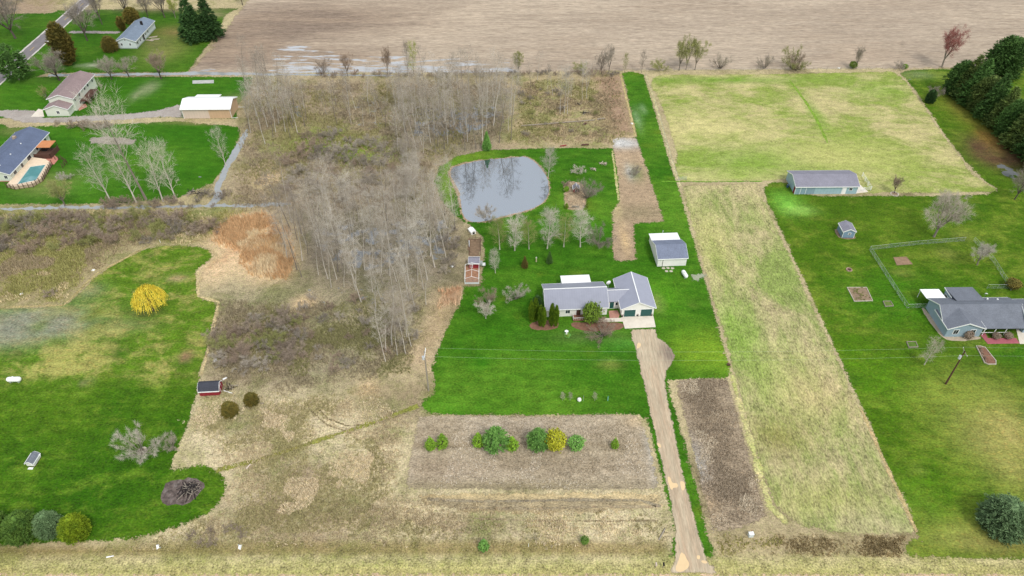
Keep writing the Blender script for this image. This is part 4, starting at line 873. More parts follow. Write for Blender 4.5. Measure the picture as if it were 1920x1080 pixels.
plant('dense2', 1872, 988, 7.0, 'big blue green spruce on the lower right lawn', 'tree', name='spruce_tree', crown=F_BLUE, wide=1.3)
for x, y, h, c, l, wd in ((-6, 1000, 5.4, F_GREEN, 'green evergreen cut by the left edge of the roadside row', .95), (49, 1000, 5.2, F_GREEN, 'broad green evergreen, second of the roadside row', 1.05), (99, 996, 5.0, F_BLUE, 'blue green evergreen, third of the roadside row', .88), (147, 1002, 5.0, F_YGREEN, 'yellow green evergreen, rightmost of the roadside row', .92)):
    plant('fat%d' % (abs(x) % 4), x, y, h, l, 'tree', name='evergreen_tree', crown=c, wide=wd)
plant('willow', 288, 582, 7.2, 'bright yellow weeping willow on the left lawn', 'tree', name='willow_tree', wide=.92)
plant('fan0', 266, 848, 6.6, 'broad bare tree with stones round its trunk on the left lawn', 'tree', crown=TW_PALE, wide=.75)
plant('fan1', 325, 838, 3.6, 'small bare tree at the edge of the left lawn', 'tree', crown=TW_TAN, wide=.7)
plant('fat1', 433, 776, 3.2, 'bronze juniper bush nearest the red shed', 'bush', name='juniper_bush', crown=F_CEDAR, wide=1.0)
plant('fat2', 473, 756, 2.8, 'smaller bronze juniper bush right of the red shed', 'bush', name='juniper_bush', crown=F_CEDAR, wide=1.0)
plant('shrub0', 95, 555, 1.8, 'purple brown shrub alone in the meadow left of the willow', 'bush', name='shrub', crown=TW_PURPLE, wide=1.2)
# round the pond and the yard
plant('spruce2', 913, 281, 6.2, 'small green spruce on the far bank of the pond', 'tree', name='spruce_tree', crown=F_YPINE, wide=.8)
plant('shrub1', 911, 412, 4.0, 'pinkish brown bare bush on the near bank of the pond', 'bush', name='shrub', crown=TW_TAN, wide=1.0)
plant('young2', 1028, 331, 9.5, 'pale bare tree on the right bank of the pond', 'tree', crown=TW_PALE, wide=1.0)
for i, (x, y, h, l) in enumerate(((937, 468, 9.5, 'first'), (965, 470, 10.5, 'second'), (992, 467, 9, 'third'), (1026, 466, 11.5, 'fourth'), (1057, 463, 9.5, 'fifth'), (1088, 463, 11, 'sixth'))):
    plant('young%d' % (i % 3), x, y, h, 'pale bare tree, %s from the left in the row below the pond' % l, 'tree', 'row of young trees below the pond', crown=TW_PALE if i % 2 else TW_OLIVE, wide=1.1)
plant('fan0', 1121, 458, 6.0, 'bushy grey tree at the right end of the row below the pond', 'tree', crown=TW_GREY, wide=.75)
plant('young0', 929, 512, 7.0, 'small pale bare tree right of the chicken run', 'tree', crown=TW_PALE, wide=.9)
plant('spruce3', 984, 501, 3.4, 'left one of two small bronze spruces behind the house', 'tree', name='spruce_tree', crown=F_CEDAR, wide=.9)
plant('spruce0', 1030, 493, 3.6, 'right one of two small spruces behind the house', 'tree', name='spruce_tree', crown=F_PINE, wide=.8)
plant('fan1', 916, 572, 4.6, 'fuzzy brown bare tree on the lawn left of the house', 'tree', crown=TW_BROWN, wide=.85)
plant('spread0', 911, 597, 4.6, 'little pale bare tree in front of the fuzzy brown one', 'tree', crown=TW_PALE, bark=BARK_PALE, wide=.9)
plant('fan0', 970, 560, 3.6, 'low pale bare tree left of the house', 'tree', crown=TW_PALE, wide=1.0)
for i, (x, y, h, l) in enumerate(((996, 605, 6.4, 'leftmost tall arborvitae at the house corner'), (1004, 602, 6.8, 'second arborvitae from the left at the house corner'), (1013, 612, 6.2, 'third arborvitae from the left at the house corner'), (1019, 613, 5.8, 'fourth arborvitae from the left, at the wall'), (1034, 612, 6.8, 'fifth arborvitae, left of the front window'), (1042, 612, 6.2, 'rightmost arborvitae, nearest the front window'))):
    plant('column%d' % (i % 3), x, y, h, l, 'tree', 'arborvitae by the house', 'arborvitae', wide=.55)
plant('dense3', 1007, 582, 4.5, 'dark evergreen against the end wall of the house', 'tree', name='evergreen_tree', wide=.65)
plant('leafy0', 1108, 604, 5.6, 'round bright green tree in front of the house door', 'tree', name='round_tree', wide=.78)
plant('fan1', 1130, 630, 3.2, 'low spreading bare brown tree in the front bed', 'tree', crown=TW_BROWN, wide=1.5)
plant('shrub2', 1128, 605, 1.6, 'small bare shrub beside the front walk', 'bush', name='shrub', crown=TW_BROWN, wide=1.3)
plant('fan0', 1100, 372, 6.5, 'grey bare tree shading the garden playhouse', 'tree', crown=TW_GREY, wide=.8)
plant('shrub0', 1083, 326, 2.6, 'small grey shrub behind the garden playhouse', 'bush', name='shrub', crown=TW_PALE, wide=1.1)
plant('leafy1', 1062, 359, 1.6, 'lime green shrub left of the garden playhouse', 'bush', name='shrub', crown=F_LIME)
plant('shrub3', 1062, 350, 1.9, 'brown bare shrub behind the lime green shrub', 'bush', name='shrub', crown=TW_BROWN)
plant('leafcone0', 1062, 391, 1.9, 'left dwarf conifer at the garden bench', 'bush', name='dwarf_conifer', crown=F_ARB)
plant('leafcone1', 1100, 390, 1.8, 'right dwarf conifer at the garden bench', 'bush', name='dwarf_conifer', crown=F_ARB)
plant('shrub1', 1190, 328, 2.6, 'grey bare shrub in the middle of the back plot', 'bush', name='shrub', crown=TW_GREY, wide=1.1)
plant('shrub1', 1062, 743, 1.0, 'bare hydrangea', 'bush') if False else None
for x, l in ((1055, 'leftmost tan vase-shaped shrub in the lawn row'), (1069, 'second tan vase-shaped shrub in the lawn row'), (1115, 'tan vase-shaped shrub, third in the lawn row')):
    plant('young%d' % (x % 3), x, 751, 2.3, l, 'bush', 'shrubs in the row on the front lawn', 'shrub', crown=TW_TAN, wide=.95)
# saplings in the front plot
for k, x, y, h, c, l, wd, nm in (('leafcone0', 808, 842, 3.6, F_LIME, 'leftmost lime green conical sapling in the front plot', 1.0, 'sapling'), ('leafcone1', 830, 838, 4.0, F_LIME, 'second lime green conical sapling in the front plot', 1.0, 'sapling'), ('leafcone0', 897, 836, 4.0, F_LIME, 'lime green sapling on the left of the wide pine', 1.0, 'sapling'),
        ('pine0', 930, 842, 6.4, F_YPINE, 'wide grey green pine in the front plot', 1.0, 'pine_tree'), ('leafcone1', 960, 841, 3.6, F_LIME, 'lime green sapling on the right of the wide pine', 1.2, 'sapling'), ('pine1', 1009, 842, 6.2, F_YPINE, 'grey green pine beside the golden shrub', .88, 'pine_tree'),
        ('leafy1', 1041, 840, 4.8, F_YELLOW, 'golden yellow leafy tree in the front plot', .85, 'golden_tree'), ('leafy0', 1079, 842, 3.6, F_YPINE, 'dull green bush right of the golden tree', .85, 'bush'), ('leafcone0', 1152, 840, 3.0, F_LIME, 'lone lime green sapling at the right of the front plot', .9, 'sapling'),
        ('leafcone1', 907, 1030, 3.2, F_YPINE, 'lone green conical sapling in the roadside meadow', 1.0, 'sapling'), ('leafy0', 1096, 1018, 1.7, F_GREEN, 'small dull green bush in the roadside meadow', .9, 'bush')):
    plant(k, x, y, h, l, 'bush' if nm in ('bush',) else 'tree', name=nm, crown=c, wide=wd)
plant('poplar1', 1007, 1024, 4.2, 'thin grey bare sapling in the roadside meadow', 'tree', name='sapling', crown=TW_GREY, bark=BARK_GREY, wide=.9)

# --- tussocks, reeds and litter: one mass each
def tufts(name, pp, n, hr, wd, cols, label, seed, wet=None, lean=.5):
    rs = np.random.RandomState(seed); P = wpoly(pp); xs = [p.x for p in P]; ys = [p.y for p in P]
    x = rs.uniform(min(xs), max(xs), n * 3); y = rs.uniform(min(ys), max(ys), n * 3)
    cl = vnoise(x, y, 0.18, seed, 3); sd = segdist(x, y, P, True); k = inside(x, y, P) & (rs.rand(len(x)) < np.clip(cl * 2.4 - 0.55, 0.05, 1) * np.clip(sd / 5.0 - 0.5 + vnoise(x, y, 0.25, seed + 9), 0, 1)); x, y = x[k][:n], y[k][:n]; n = len(x)
    v = np.zeros((n, 3, 3, 3)); h = rs.uniform(hr[0], hr[1], (n, 3))
    az = rs.uniform(0, 6.283, (n, 3)); le = rs.uniform(.1, lean, (n, 3)) * h
    bx = x[:, None] + rs.normal(0, wd, (n, 3)); by = y[:, None] + rs.normal(0, wd, (n, 3)); wv = wd * rs.uniform(.4, 1, (n, 3)); a2 = rs.uniform(0, 3.14, (n, 3))
    v[:, :, 0] = np.stack([bx - np.cos(a2) * wv, by - np.sin(a2) * wv, np.full_like(bx, .0)], -1); v[:, :, 1] = np.stack([bx + np.cos(a2) * wv, by + np.sin(a2) * wv, np.full_like(bx, .0)], -1)
    v[:, :, 2] = np.stack([bx + np.cos(az) * le, by + np.sin(az) * le, h], -1)
    m_ = n * 3; me = bpy.data.meshes.new(name); me.vertices.add(m_ * 3); me.vertices.foreach_set('co', v.reshape(-1)); me.loops.add(m_ * 3); me.loops.foreach_set('vertex_index', np.arange(m_ * 3)); me.polygons.add(m_)
    me.polygons.foreach_set('loop_start', np.arange(m_) * 3); me.polygons.foreach_set('loop_total', np.full(m_, 3)); me.update()
    cp = np.array(cols)[np.minimum((vnoise(x, y, .1, seed + 3) * 1.2 * len(cols)).astype(int), len(cols) - 1)] * rs.uniform(.75, 1.25, (n, 1))
    a = me.attributes.new('tint', 'FLOAT_COLOR', 'POINT'); d = np.ones((m_ * 3, 4), np.float32); d[:, :3] = np.clip(np.repeat(cp, 9, 0), 0, 1); a.data.foreach_set('color', d.ravel())
    me.materials.append(M_TUFT); o = link(bpy.data.objects.new(name, me)); return tag(o, label, 'grass' if 'reed' not in name else 'reeds', kind='stuff')
M_TUFT, nt_, b_ = newmat('dry_stems')
an = N(nt_, 'ShaderNodeAttribute', attribute_name='tint'); nt_.links.new(an.outputs[0], b_.inputs['Base Color']); b_.inputs['Roughness'].default_value = 0.9; b_.inputs['Specular IOR Level'].default_value = 0.1
ST = [C(218, 204, 172), C(196, 180, 148), C(176, 166, 122), C(226, 210, 178)]
tufts('tall_grass', [(330, 790), (420, 720), (560, 740), (700, 720), (780, 780), (756, 920), (1250, 968), (1258, 1030), (170, 1030), (400, 960), (430, 900)], 30000, (.2, .55), .10, ST, 'dry straw tussocks over the long roadside meadow', 41)
tufts('tall_grass', [(410, 560), (800, 560), (770, 700), (560, 740), (400, 740), (385, 660)], 12000, (.25, .7), .12, [C(180, 166, 138), C(158, 146, 120), C(148, 144, 100)], 'dull tussocks in the marsh below the flooded wood', 42)
tufts('tall_grass', [(-30, 395), (470, 392), (380, 458), (280, 458), (180, 510), (120, 568), (-30, 572)], 14000, (.3, .8), .15, [C(190, 174, 138), C(170, 154, 124), C(166, 162, 102), C(206, 190, 150)], 'rough brown grass in the scrub above the left lawn', 43)
tufts('tall_grass', [(460, 150), (960, 150), (960, 260), (830, 300), (810, 400), (420, 400), (440, 300)], 16000, (.3, .9), .16, [C(182, 166, 142), C(162, 148, 124), C(158, 150, 106)], 'rough brown undergrowth grass between the bare woods', 44)
tufts('tall_grass', tufts_later, 6000, (.25, .7), .15, [C(182, 164, 134), C(166, 150, 122), C(158, 152, 104)], 'rough dead grass in the clearing behind the pond', 51)
tufts('tall_grass', [(1340, 1000), (1700, 1005), (1690, 1045), (1350, 1042)], 5000, (.2, .5), .1, [C(196, 176, 134), C(164, 146, 108), C(170, 164, 100)], 'dry grass in the ditch right of the drive', 45)
tufts('reeds', [(385, 452), (425, 402), (500, 395), (545, 425), (556, 480), (538, 522), (480, 530), (450, 512), (470, 480), (410, 470)], 6500, (.7, 1.6), .12, [C(230, 200, 156), C(218, 182, 138), C(238, 216, 178)], 'patch of orange brown reeds beside the left wood', 46, lean=.35)
tufts('reeds', [(455, 452), (545, 425), (556, 490), (538, 525), (480, 530), (440, 505)], 5000, (.7, 1.6), .12, [C(226, 192, 146), C(214, 178, 134)], 'patch of orange brown reeds nearest the flooded wood', 50, lean=.35)
tufts('reeds', [(815, 545), (866, 540), (862, 572), (815, 580)], 900, (.7, 1.4), .12, [C(222, 186, 150), C(230, 200, 166)], 'small patch of reddish reeds at the lawn edge', 47, lean=.35)
tufts('cut_stalks', [(783, 778), (1196, 776), (1240, 920), (757, 918)], 7000, (.08, .3), .10, [C(198, 184, 162), C(184, 170, 146), C(210, 198, 178)], 'short cut stalks over the wide front plot', 48, lean=1.2)
tufts('cut_stalks', [(1263, 711), (1366, 708), (1440, 968), (1335, 1002)], 9000, (.1, .35), .10, [C(190, 174, 150), C(172, 156, 134), C(206, 192, 168)], 'short cut stalks over the plot right of the drive', 49, lean=1.2)
# ------------------------------------------------------------------ buildings
WHITE = plain('white_trim_paint', C(236, 236, 232), 0.5, 0.05, 0.8)
WSIDE = ribbed('white_lap_siding', C(232, 230, 222), 2, 0.25, 0.6, 0.05, 0.25, dark=0.93)
CREAM = ribbed('cream_lap_siding', C(214, 218, 202), 2, 0.25, 0.6, 0.05, 0.25, dark=0.93)
PALEBL = ribbed('pale_grey_siding', C(206, 214, 212), 2, 0.25, 0.6, 0.05, 0.25, dark=0.93)
BLUES = ribbed('blue_grey_siding', C(142, 162, 172), 2, 0.22, 0.6, 0.05, 0.25, dark=0.92)
AQUA = ribbed('light_blue_metal_siding', C(154, 182, 188), 0, 0.9, 0.5, 0.06, 0.3, dark=0.93)
SLATEB = ribbed('slate_blue_siding', C(122, 146, 166), 0, 0.4, 0.55, 0.05, 0.3, dark=0.92)
TANM = ribbed('tan_metal_siding', C(196, 166, 134), 0, 0.9, 0.5, 0.05, 0.3, dark=0.94)
TANL = ribbed('pale_tan_metal_siding', C(208, 190, 174), 0, 0.9, 0.5, 0.05, 0.3, dark=0.94)
REDS = plain('barn_red_boards', C(140, 44, 52), 0.75, 0.18, 1.5)
METALR = ribbed('grey_standing_seam_metal', C(142, 144, 156), 0, 0.55, 0.5, 0.06, 0.12, dark=0.95)
METALG = ribbed('light_grey_standing_seam_metal', C(152, 154, 167), 1, 0.55, 0.5, 0.06, 0.12, dark=0.95)
WROOF = ribbed('white_metal_roof', C(244, 243, 240), 0, 0.9, 0.45, 0.03, 0.3, dark=0.95)
SH_GREY = shingle('grey_shingles', C(118, 125, 142)); SH_DARK = shingle('slate_grey_shingles', C(112, 116, 124)); SH_BLUE = shingle('blue_grey_shingles', C(120, 132, 146))
SH_BROWN = shingle('brown_shingles', C(142, 124, 122)); SH_NAVY = shingle('dark_blue_shingles', C(96, 106, 128)); SH_SHED = shingle('shed_shingles', C(134, 132, 142))
GLASS = plain('window_glass', C(46, 54, 64), 0.1, 0.15, 0.6, spec=0.9)
GREEN_D = ribbed('dark_green_door_panels', C(34, 84, 80), 2, 0.5, 0.45, 0.05, 0.4, dark=0.8)
CONC = plain('pale_concrete', C(218, 208, 192), 0.85, 0.08, 0.8, dirt=(C(186, 168, 142), 0.5))
BRICK = plain('brick_paving', C(176, 130, 114), 0.85, 0.2, 2.0)
DECK = plain('brown_deck_boards', C(134, 96, 78), 0.8, 0.15, 2.0)
WOODD = plain('dark_stained_wood', C(88, 62, 52), 0.8, 0.18, 2.0)
WOODG = plain('weathered_grey_wood', C(150, 140, 126), 0.85, 0.2, 2.0)
DARK = plain('dark_opening', C(40, 36, 36), 0.8, 0.1, 1.0)
MULCH = plain('bark_mulch', C(126, 92, 74), 0.95, 0.3, 1.5, bump=.5)
STONE = plain('field_stone', C(186, 176, 160), 0.85, 0.2, 2.0)
SOIL = plain('bare_soil', C(138, 118, 96), 0.95, 0.25, 1.2, bump=.5)
GALV = plain('galvanised_steel', C(168, 176, 172), 0.45, 0.08, 2.0, metallic=0.3)
PINK = plain('red_paving', C(164, 92, 100), 0.85, 0.12, 1.5)

def box(name, x0, x1, y0, y1, z0, z1, mat, parent):
    v = [(x0, y0, z0), (x1, y0, z0), (x1, y1, z0), (x0, y1, z0), (x0, y0, z1), (x1, y0, z1), (x1, y1, z1), (x0, y1, z1)]
    return mesh(name, v, [(3, 2, 1, 0), (4, 5, 6, 7), (0, 1, 5, 4), (1, 2, 6, 5), (2, 3, 7, 6), (3, 0, 4, 7)], mat, parent)
def multibox(name, bs, mat, parent):
    V, Fc = [], []
    for (x0, x1, y0, y1, z0, z1) in bs:
        n = len(V); V += [(x0, y0, z0), (x1, y0, z0), (x1, y1, z0), (x0, y1, z0), (x0, y0, z1), (x1, y0, z1), (x1, y1, z1), (x0, y1, z1)]
        Fc += [tuple(n + i for i in f) for f in ((3, 2, 1, 0), (4, 5, 6, 7), (0, 1, 5, 4), (1, 2, 6, 5), (2, 3, 7, 6), (3, 0, 4, 7))]
    return mesh(name, V, Fc, mat, parent)
def extrude(name, prof, c0, c1, axis, mat, parent):
    """closed outline prof [(a, z)...] run along axis ('x': a is y; 'y': a is x) from c0 to c1"""
    n = len(prof); P3 = (lambda a, z, c: (c, a, z)) if axis == 'x' else (lambda a, z, c: (a, c, z))
    V = [P3(a, z, c0) for a, z in prof] + [P3(a, z, c1) for a, z in prof]
    Fc = [tuple(range(n)), tuple(range(2 * n - 1, n - 1, -1))] + [((i + 1) % n, i, n + i, n + (i + 1) % n) for i in range(n)]
    o = mesh(name, V, Fc, mat, parent)
    bm = bmesh.new(); bm.from_mesh(o.data); bmesh.ops.recalc_face_normals(bm, faces=bm.faces); bm.to_mesh(o.data); bm.free()
    return o
def offset_line(top, t):
    return [(a, z - t) for a, z in top]
def block(p, c0, c1, top, axis, wall, roofm, oh=0.35, gab=0.3, t=0.14, trim=WHITE, wname='wall', z0=0.0, edge=True):
    """walls under a roof line top [(a, z)...], roof slabs above it with overhanging eaves, pale fascia along gables and eaves"""
    extrude(wname, [(top[0][0], z0)] + list(top) + [(top[-1][0], z0)], c0, c1, axis, wall, p)
    (a0, zz0), (a1, zz1) = top[0], top[1]; (b0, y0_), (b1, y1_) = top[-1], top[-2]
    s0 = (zz1 - zz0) / (a1 - a0 + 1e-9); s1 = (y1_ - y0_) / (b1 - b0 + 1e-9)
    line_ = [(a0 - oh, zz0 - s0 * oh)] + list(top[1:-1]) + [(b0 + oh, y0_ + s1 * oh)]
    up = [(a, z + t + 0.003) for a, z in line_]; dn = [(a, z + 0.003) for a, z in line_]
    rf = extrude('roof', up + dn[::-1], c0 - gab, c1 + gab, axis, roofm, p)
    if edge:
        fu = [(a, z + t * 0.9) for a, z in line_]; fd = [(a, z - 0.12) for a, z in line_]
        for cc in (c0 - gab - 0.05, c1 + gab + 0.003): extrude('fascia', fu + fd[::-1], cc, cc + 0.045, axis, trim, p)
        for (a, z), sg in ((line_[0], -1), (line_[-1], 1)):
            q = [(a + sg * 0.003, z - 0.10), (a + sg * 0.10, z - 0.10), (a + sg * 0.10, z + 0.10), (a + sg * 0.003, z + 0.10)]
            extrude('gutter', q, c0 - gab, c1 + gab, axis, trim, p)
    return rf
def opening(p, face, at_, u, z, w_, h_, name='window', frame=WHITE, fill=GLASS, bars=True):
    """window or door set in a wall: a frame standing a little proud with its pane in front"""
    def bx(nm, u0, u1, d0, d1, z0, z1, mt, par):
        if face == 'front': return box(nm, u0, u1, at_ - d1, at_ - d0, z0, z1, mt, par)
        if face == 'back': return box(nm, u0, u1, at_ + d0, at_ + d1, z0, z1, mt, par)
        if face == 'left': return box(nm, at_ - d1, at_ - d0, u0, u1, z0, z1, mt, par)
        return box(nm, at_ + d0, at_ + d1, u0, u1, z0, z1, mt, par)
    o = bx(name, u - w_ / 2 - .1, u + w_ / 2 + .1, -0.02, 0.05, z - .1, z + h_ + .1, frame, p)
    if name == 'window':
        n = 2 if bars else 1
        for k in range(n):
            a = u - w_ / 2 + k * w_ / n + (.03 if n > 1 else 0); bx('pane', a, a + w_ / n - (.06 if n > 1 else 0), 0.052, 0.075, z, z + h_, fill, o)
    else: bx('door_panel', u - w_ / 2, u + w_ / 2, 0.052, 0.08, z, z + h_, fill, o)
    return o
def slab(name, pp, z0, z1, mat, parent=None, world=None, kind=None, label=None, cat=None):
    P = [Vector((p[0], p[1], 0)) for p in world] if world else wpoly(pp); n = len(P)
    if sum(P[i].x * P[(i + 1) % n].y - P[(i + 1) % n].x * P[i].y for i in range(n)) < 0: P = P[::-1]
    V = [(p.x, p.y, z0) for p in P] + [(p.x, p.y, z1) for p in P]
    Fc = [tuple(range(n - 1, -1, -1)), tuple(range(n, 2 * n))] + [(i, (i + 1) % n, n + (i + 1) % n, n + i) for i in range(n)]
    return tag(mesh(name, V, Fc, mat, parent), label, cat, kind=kind)

# ---- main house
yaw = R(3.5)
h = thing('house', (7.77, 121.1, 0), yaw, 'white ranch house with grey metal roof and two green garage doors', 'house')
block(h, 0, 13.9, [(0, 2.65), (4.05, 4.75), (8.1, 2.65)], 'x', WSIDE, METALR, oh=.4, gab=.3)
block(h, 14.25, 17.1, [(1.9, 2.5), (3.95, 3.75), (6.0, 2.5)], 'x', WSIDE, METALR, oh=.3, gab=0.0, edge=False)
rb = extrude('roof', [(1.6, 2.33), (3.95, 3.75), (6.3, 2.33), (6.3, 2.48), (3.95, 3.90), (1.6, 2.48)], 17.1, 20.6, 'x', METALR, h)
block(h, -0.95, 9.05, [(17.1, 2.65), (20.78, 4.45), (24.45, 2.65)], 'y', WSIDE, METALG, oh=.35, gab=.3)
box('ridge_cap', -.3, 14.2, 3.93, 4.17, 4.90, 4.95, WHITE, h)
box('ridge_cap', 20.66, 20.90, -1.2, 9.3, 4.60, 4.65, WHITE, h)
box('ridge_cap', 14.3, 19.6, 3.86, 4.04, 3.905, 3.94, WHITE, h)
for u in (18.95, 22.75):
    d = box('garage_door', u - 1.35, u + 1.35, -1.02, -0.93, 0.05, 2.15, WHITE, h)
    for k in range(4): box('panel', u - 1.27, u + 1.27, -1.06, -1.022, 0.08 + k * 0.51, 0.08 + k * 0.51 + 0.48, GREEN_D, d)
opening(h, 'front', 0, 4.9, 1.0, 1.0, 1.1); opening(h, 'front', 0, 1.6, 1.0, 1.0, 1.1); opening(h, 'front', 0, 12.4, 1.2, .9, 1.0); opening(h, 'front', 0, 9.6, 1.0, 1.4, 1.1)
opening(h, 'front', 0, 7.35, .35, 0.95, 2.0, 'door', WHITE, WOODD)
opening(h, 'front', 1.9, 15.3, .2, 0.95, 2.0, 'door', WHITE, GREEN_D); opening(h, 'front', 1.9, 16.4, 1.1, .5, .8, bars=False)
opening(h, 'left', 0, 2.5, 1.0, 1.0, 1.1); opening(h, 'left', 0, 5.6, 1.0, 1.0, 1.1)
# rear patio cover
pr = extrude('patio_roof', [(8.35, 2.62), (11.4, 2.35), (11.4, 2.45), (8.35, 2.72)], 4.4, 11.3, 'x', WROOF, h)
for x in (4.6, 7.9, 11.1): box('patio_post', x - .06, x + .06, 11.15, 11.27, 0, 2.36, WHITE, h)
# porch and walk
po = box('porch_deck', 6.0, 9.9, -1.75, -.03, 0.0, .38, DECK, h)
multibox('porch_railing', [(6.0, 6.07, -1.75, -.3, .95, 1.02), (6.0, 9.9, -1.75, -1.68, .95, 1.02)] + [(6.0 + k * .42, 6.05 + k * .42, -1.74, -1.69, .38, .95) for k in range(10)] + [(6.01, 6.06, -1.7 + k * .4, -1.65 + k * .4, .38, .95) for k in range(4)], WHITE, h)
sheet('mulch_bed', [(1070, 604), (1100, 604), (1168, 604), (1170, 617), (1140, 622), (1100, 622), (1072, 614)], 0.012, MULCH, jag=.25, smooth=1)
sheet('mulch_bed', [(1000, 602), (1044, 598), (1050, 612), (1030, 620), (1000, 618), (990, 610)], 0.012, MULCH, jag=.25, smooth=1)
slab('front_walk', [(1106, 598), (1168, 596), (1168, 603), (1106, 604)], 0, 0.05, CONC, kind='structure')
slab('brick_patio', [(1141, 583), (1158, 582), (1162, 590), (1160, 596), (1143, 597)], 0, 0.06, BRICK, kind='structure')
slab('concrete_apron', [(1165, 594.5), (1171.6, 616.3), (1229.4, 613.4), (1225, 592.5)], 0, 0.07, CONC, kind='structure')
for x, y, l in ((1166, 594, 'left of the garage doors'), (1195, 592.5, 'between the garage doors'), (1221, 591.5, 'right of the garage doors')):
    e = thing('flower_pot', at(x, y) + Vector((0, 0, .07)), 0, 'dark planter with dry plants ' + l, 'planter')
    g = Geo(); g.tube([Vector((0, 0, 0)), Vector((0, 0, .38))], [.2, .28], 10); o = link(bpy.data.objects.new('pot', g.data('pot', DARK)), e)
    g = Geo(); random.seed(x)
    for k in range(40): g.spike(Vector((rnd(-.18, .18), rnd(-.18, .18), .36)), Vector((rnd(-.3, .3), rnd(-.3, .3), rnd(.2, .5))), .03)
    link(bpy.data.objects.new('dry_plant', g.data('dry_plant', TW_BROWN)), e)
e = thing('satellite_dish', at(1139, 536.5, 2.9), R(20), 'white satellite dish behind the main roof', 'dish'); e.location.z = 0; e.location.xy = at(1139, 545).xy
g = Geo()
for k in range(12):
    a, b = 2 * math.pi * k / 12, 2 * math.pi * (k + 1) / 12; n = len(g.v)
    for (r_, t_) in ((0.3, a), (0.3, b), (0.6, b), (0.6, a)): g.v.append((r_ * math.cos(t_), r_ * r_ * 0.6 - .3, 2.6 + r_ * math.sin(t_)))
    g.v.append((0, -.32, 2.6)); g.f += [(n, n + 1, n + 2, n + 3), (n + 4, n, n + 1)]
link(bpy.data.objects.new('dish', g.data('dish', WHITE)), e); box('mast', -.04, .04, -.2, -.1, 0, 2.6, GALV, e)

# ---- white barn with lean-to
h = thing('barn', (35.72, 139.1, 0), R(3.3), 'white barn with grey shingle roof and white metal lean-to', 'barn')
block(h, 0, 7.15, [(0, 2.6), (3.4, 4.0), (6.8, 2.6)], 'x', WSIDE, SH_GREY, oh=.3, gab=.2)
extrude('lean_to_wall', [(6.8, 0), (6.8, 2.45), (10.2, 2.05), (10.2, 0)], 0.02, 7.0, 'x', WSIDE, h)
extrude('lean_to_roof', [(7.15, 2.52), (10.5, 2.1), (10.5, 2.2), (7.15, 2.62)], -.25, 7.1, 'x', WROOF, h)
box('sliding_door', 1.3, 4.2, -.1, -.02, 0.05, 2.3, WSIDE, h); box('door_track', 1.2, 6.9, -.14, -.02, 2.31, 2.39, WHITE, h); box('door_edge', 1.24, 1.29, -.12, -.02, .05, 2.3, DARK, h)
box('flue', 3.3, 3.45, 10.52, 10.67, 0, 3.0, GALV, h)
for k, (dx, dy) in enumerate(((1.5, -.75), (2.6, -.7), (3.7, -.8), (2.05, -1.9), (3.2, -1.9))):
    c = Vector((35.72 + dx, 139.2 + dy, 0)); random.seed(k)
    slab('paving_stone', None, 0, .05, STONE, world=[(c.x + math.cos(a) * rnd(.4, .52), c.y + math.sin(a) * rnd(.35, .45)) for a in [i * 1.047 for i in range(6)]], label='pale %s stepping stone before the white barn' % ('back left', 'back middle', 'back right', 'front left', 'front right')[k], cat='stone')
def tank(p, rz, L, r, label):
    e = thing('propane_tank', (p.x, p.y, 0), rz, label, 'propane tank'); g = Geo(); n = 7
    pts = [Vector((-L / 2 + r * (1 - math.cos(t)), 0, r + .25)) for t in [i * math.pi / 2 / 5 for i in range(6)]] + [Vector((L / 2 - r * (1 - math.cos(t)), 0, r + .25)) for t in [math.pi / 2 - i * math.pi / 2 / 5 for i in range(6)]]
    rr_ = [max(.01, r * math.sin(t)) for t in [i * math.pi / 2 / 5 for i in range(6)]]
    g.tube(pts, rr_ + rr_[::-1], 18); link(bpy.data.objects.new('vessel', g.data('vessel', WHITE, True)), e)
    for x in (-L * .28, L * .28): box('foot', x - .15, x + .15, -r * .6, r * .6, 0, .34, GALV, e)
    g = Geo(); g.tube([Vector((0, 0, 2 * r + .2)), Vector((0, 0, 2 * r + .42)), Vector((0, 0, 2 * r + .46))], [.22, .22, .02], 10); link(bpy.data.objects.new('valve_dome', g.data('valve_dome', WHITE)), e)
tank(at(1283, 518), R(103), 2.6, .5, 'white propane tank beside the white barn')
tank(at(29, 716), R(2), 3.0, .55, 'white propane tank on the left lawn')

# ---- long light blue shed and its pen
h = thing('shed', (78.5, 170.5, 0), R(.7), 'long light blue shed with grey roof beside the pasture', 'shed')
block(h, 0, 17.3, [(0, 2.6), (3.85, 3.95), (7.7, 2.6)], 'x', AQUA, SH_SHED, oh=.3, gab=.25)
for x in (1.45, 2.95): box('corner_board', x, x + .1, -.04, -.01, 0, 2.5, WHITE, h)
for x in (-.03, 17.23): box('corner_board', x, x + .1, -.05, -.012, 0, 2.5, WHITE, h)
box('bay_panel', .1, 5.4, -.035, -.008, .02, 2.45, ribbed('faded_blue_metal_panel', C(132, 156, 166), 0, .9, .5, .06, .3, dark=.93), h)
opening(h, 'front', 0, 13.6, .1, 1.0, 2.05, 'door', WHITE, WHITE); opening(h, 'front', 0, 15.4, 1.2, .8, .8)
box('red_door', -.06, -.01, .25, 1.1, .05, 2.0, REDS, h)
slab('feeding_slab', [(1605, 347), (1612, 346), (1628, 360), (1604, 363)], 0, .05, CONC, kind='structure')
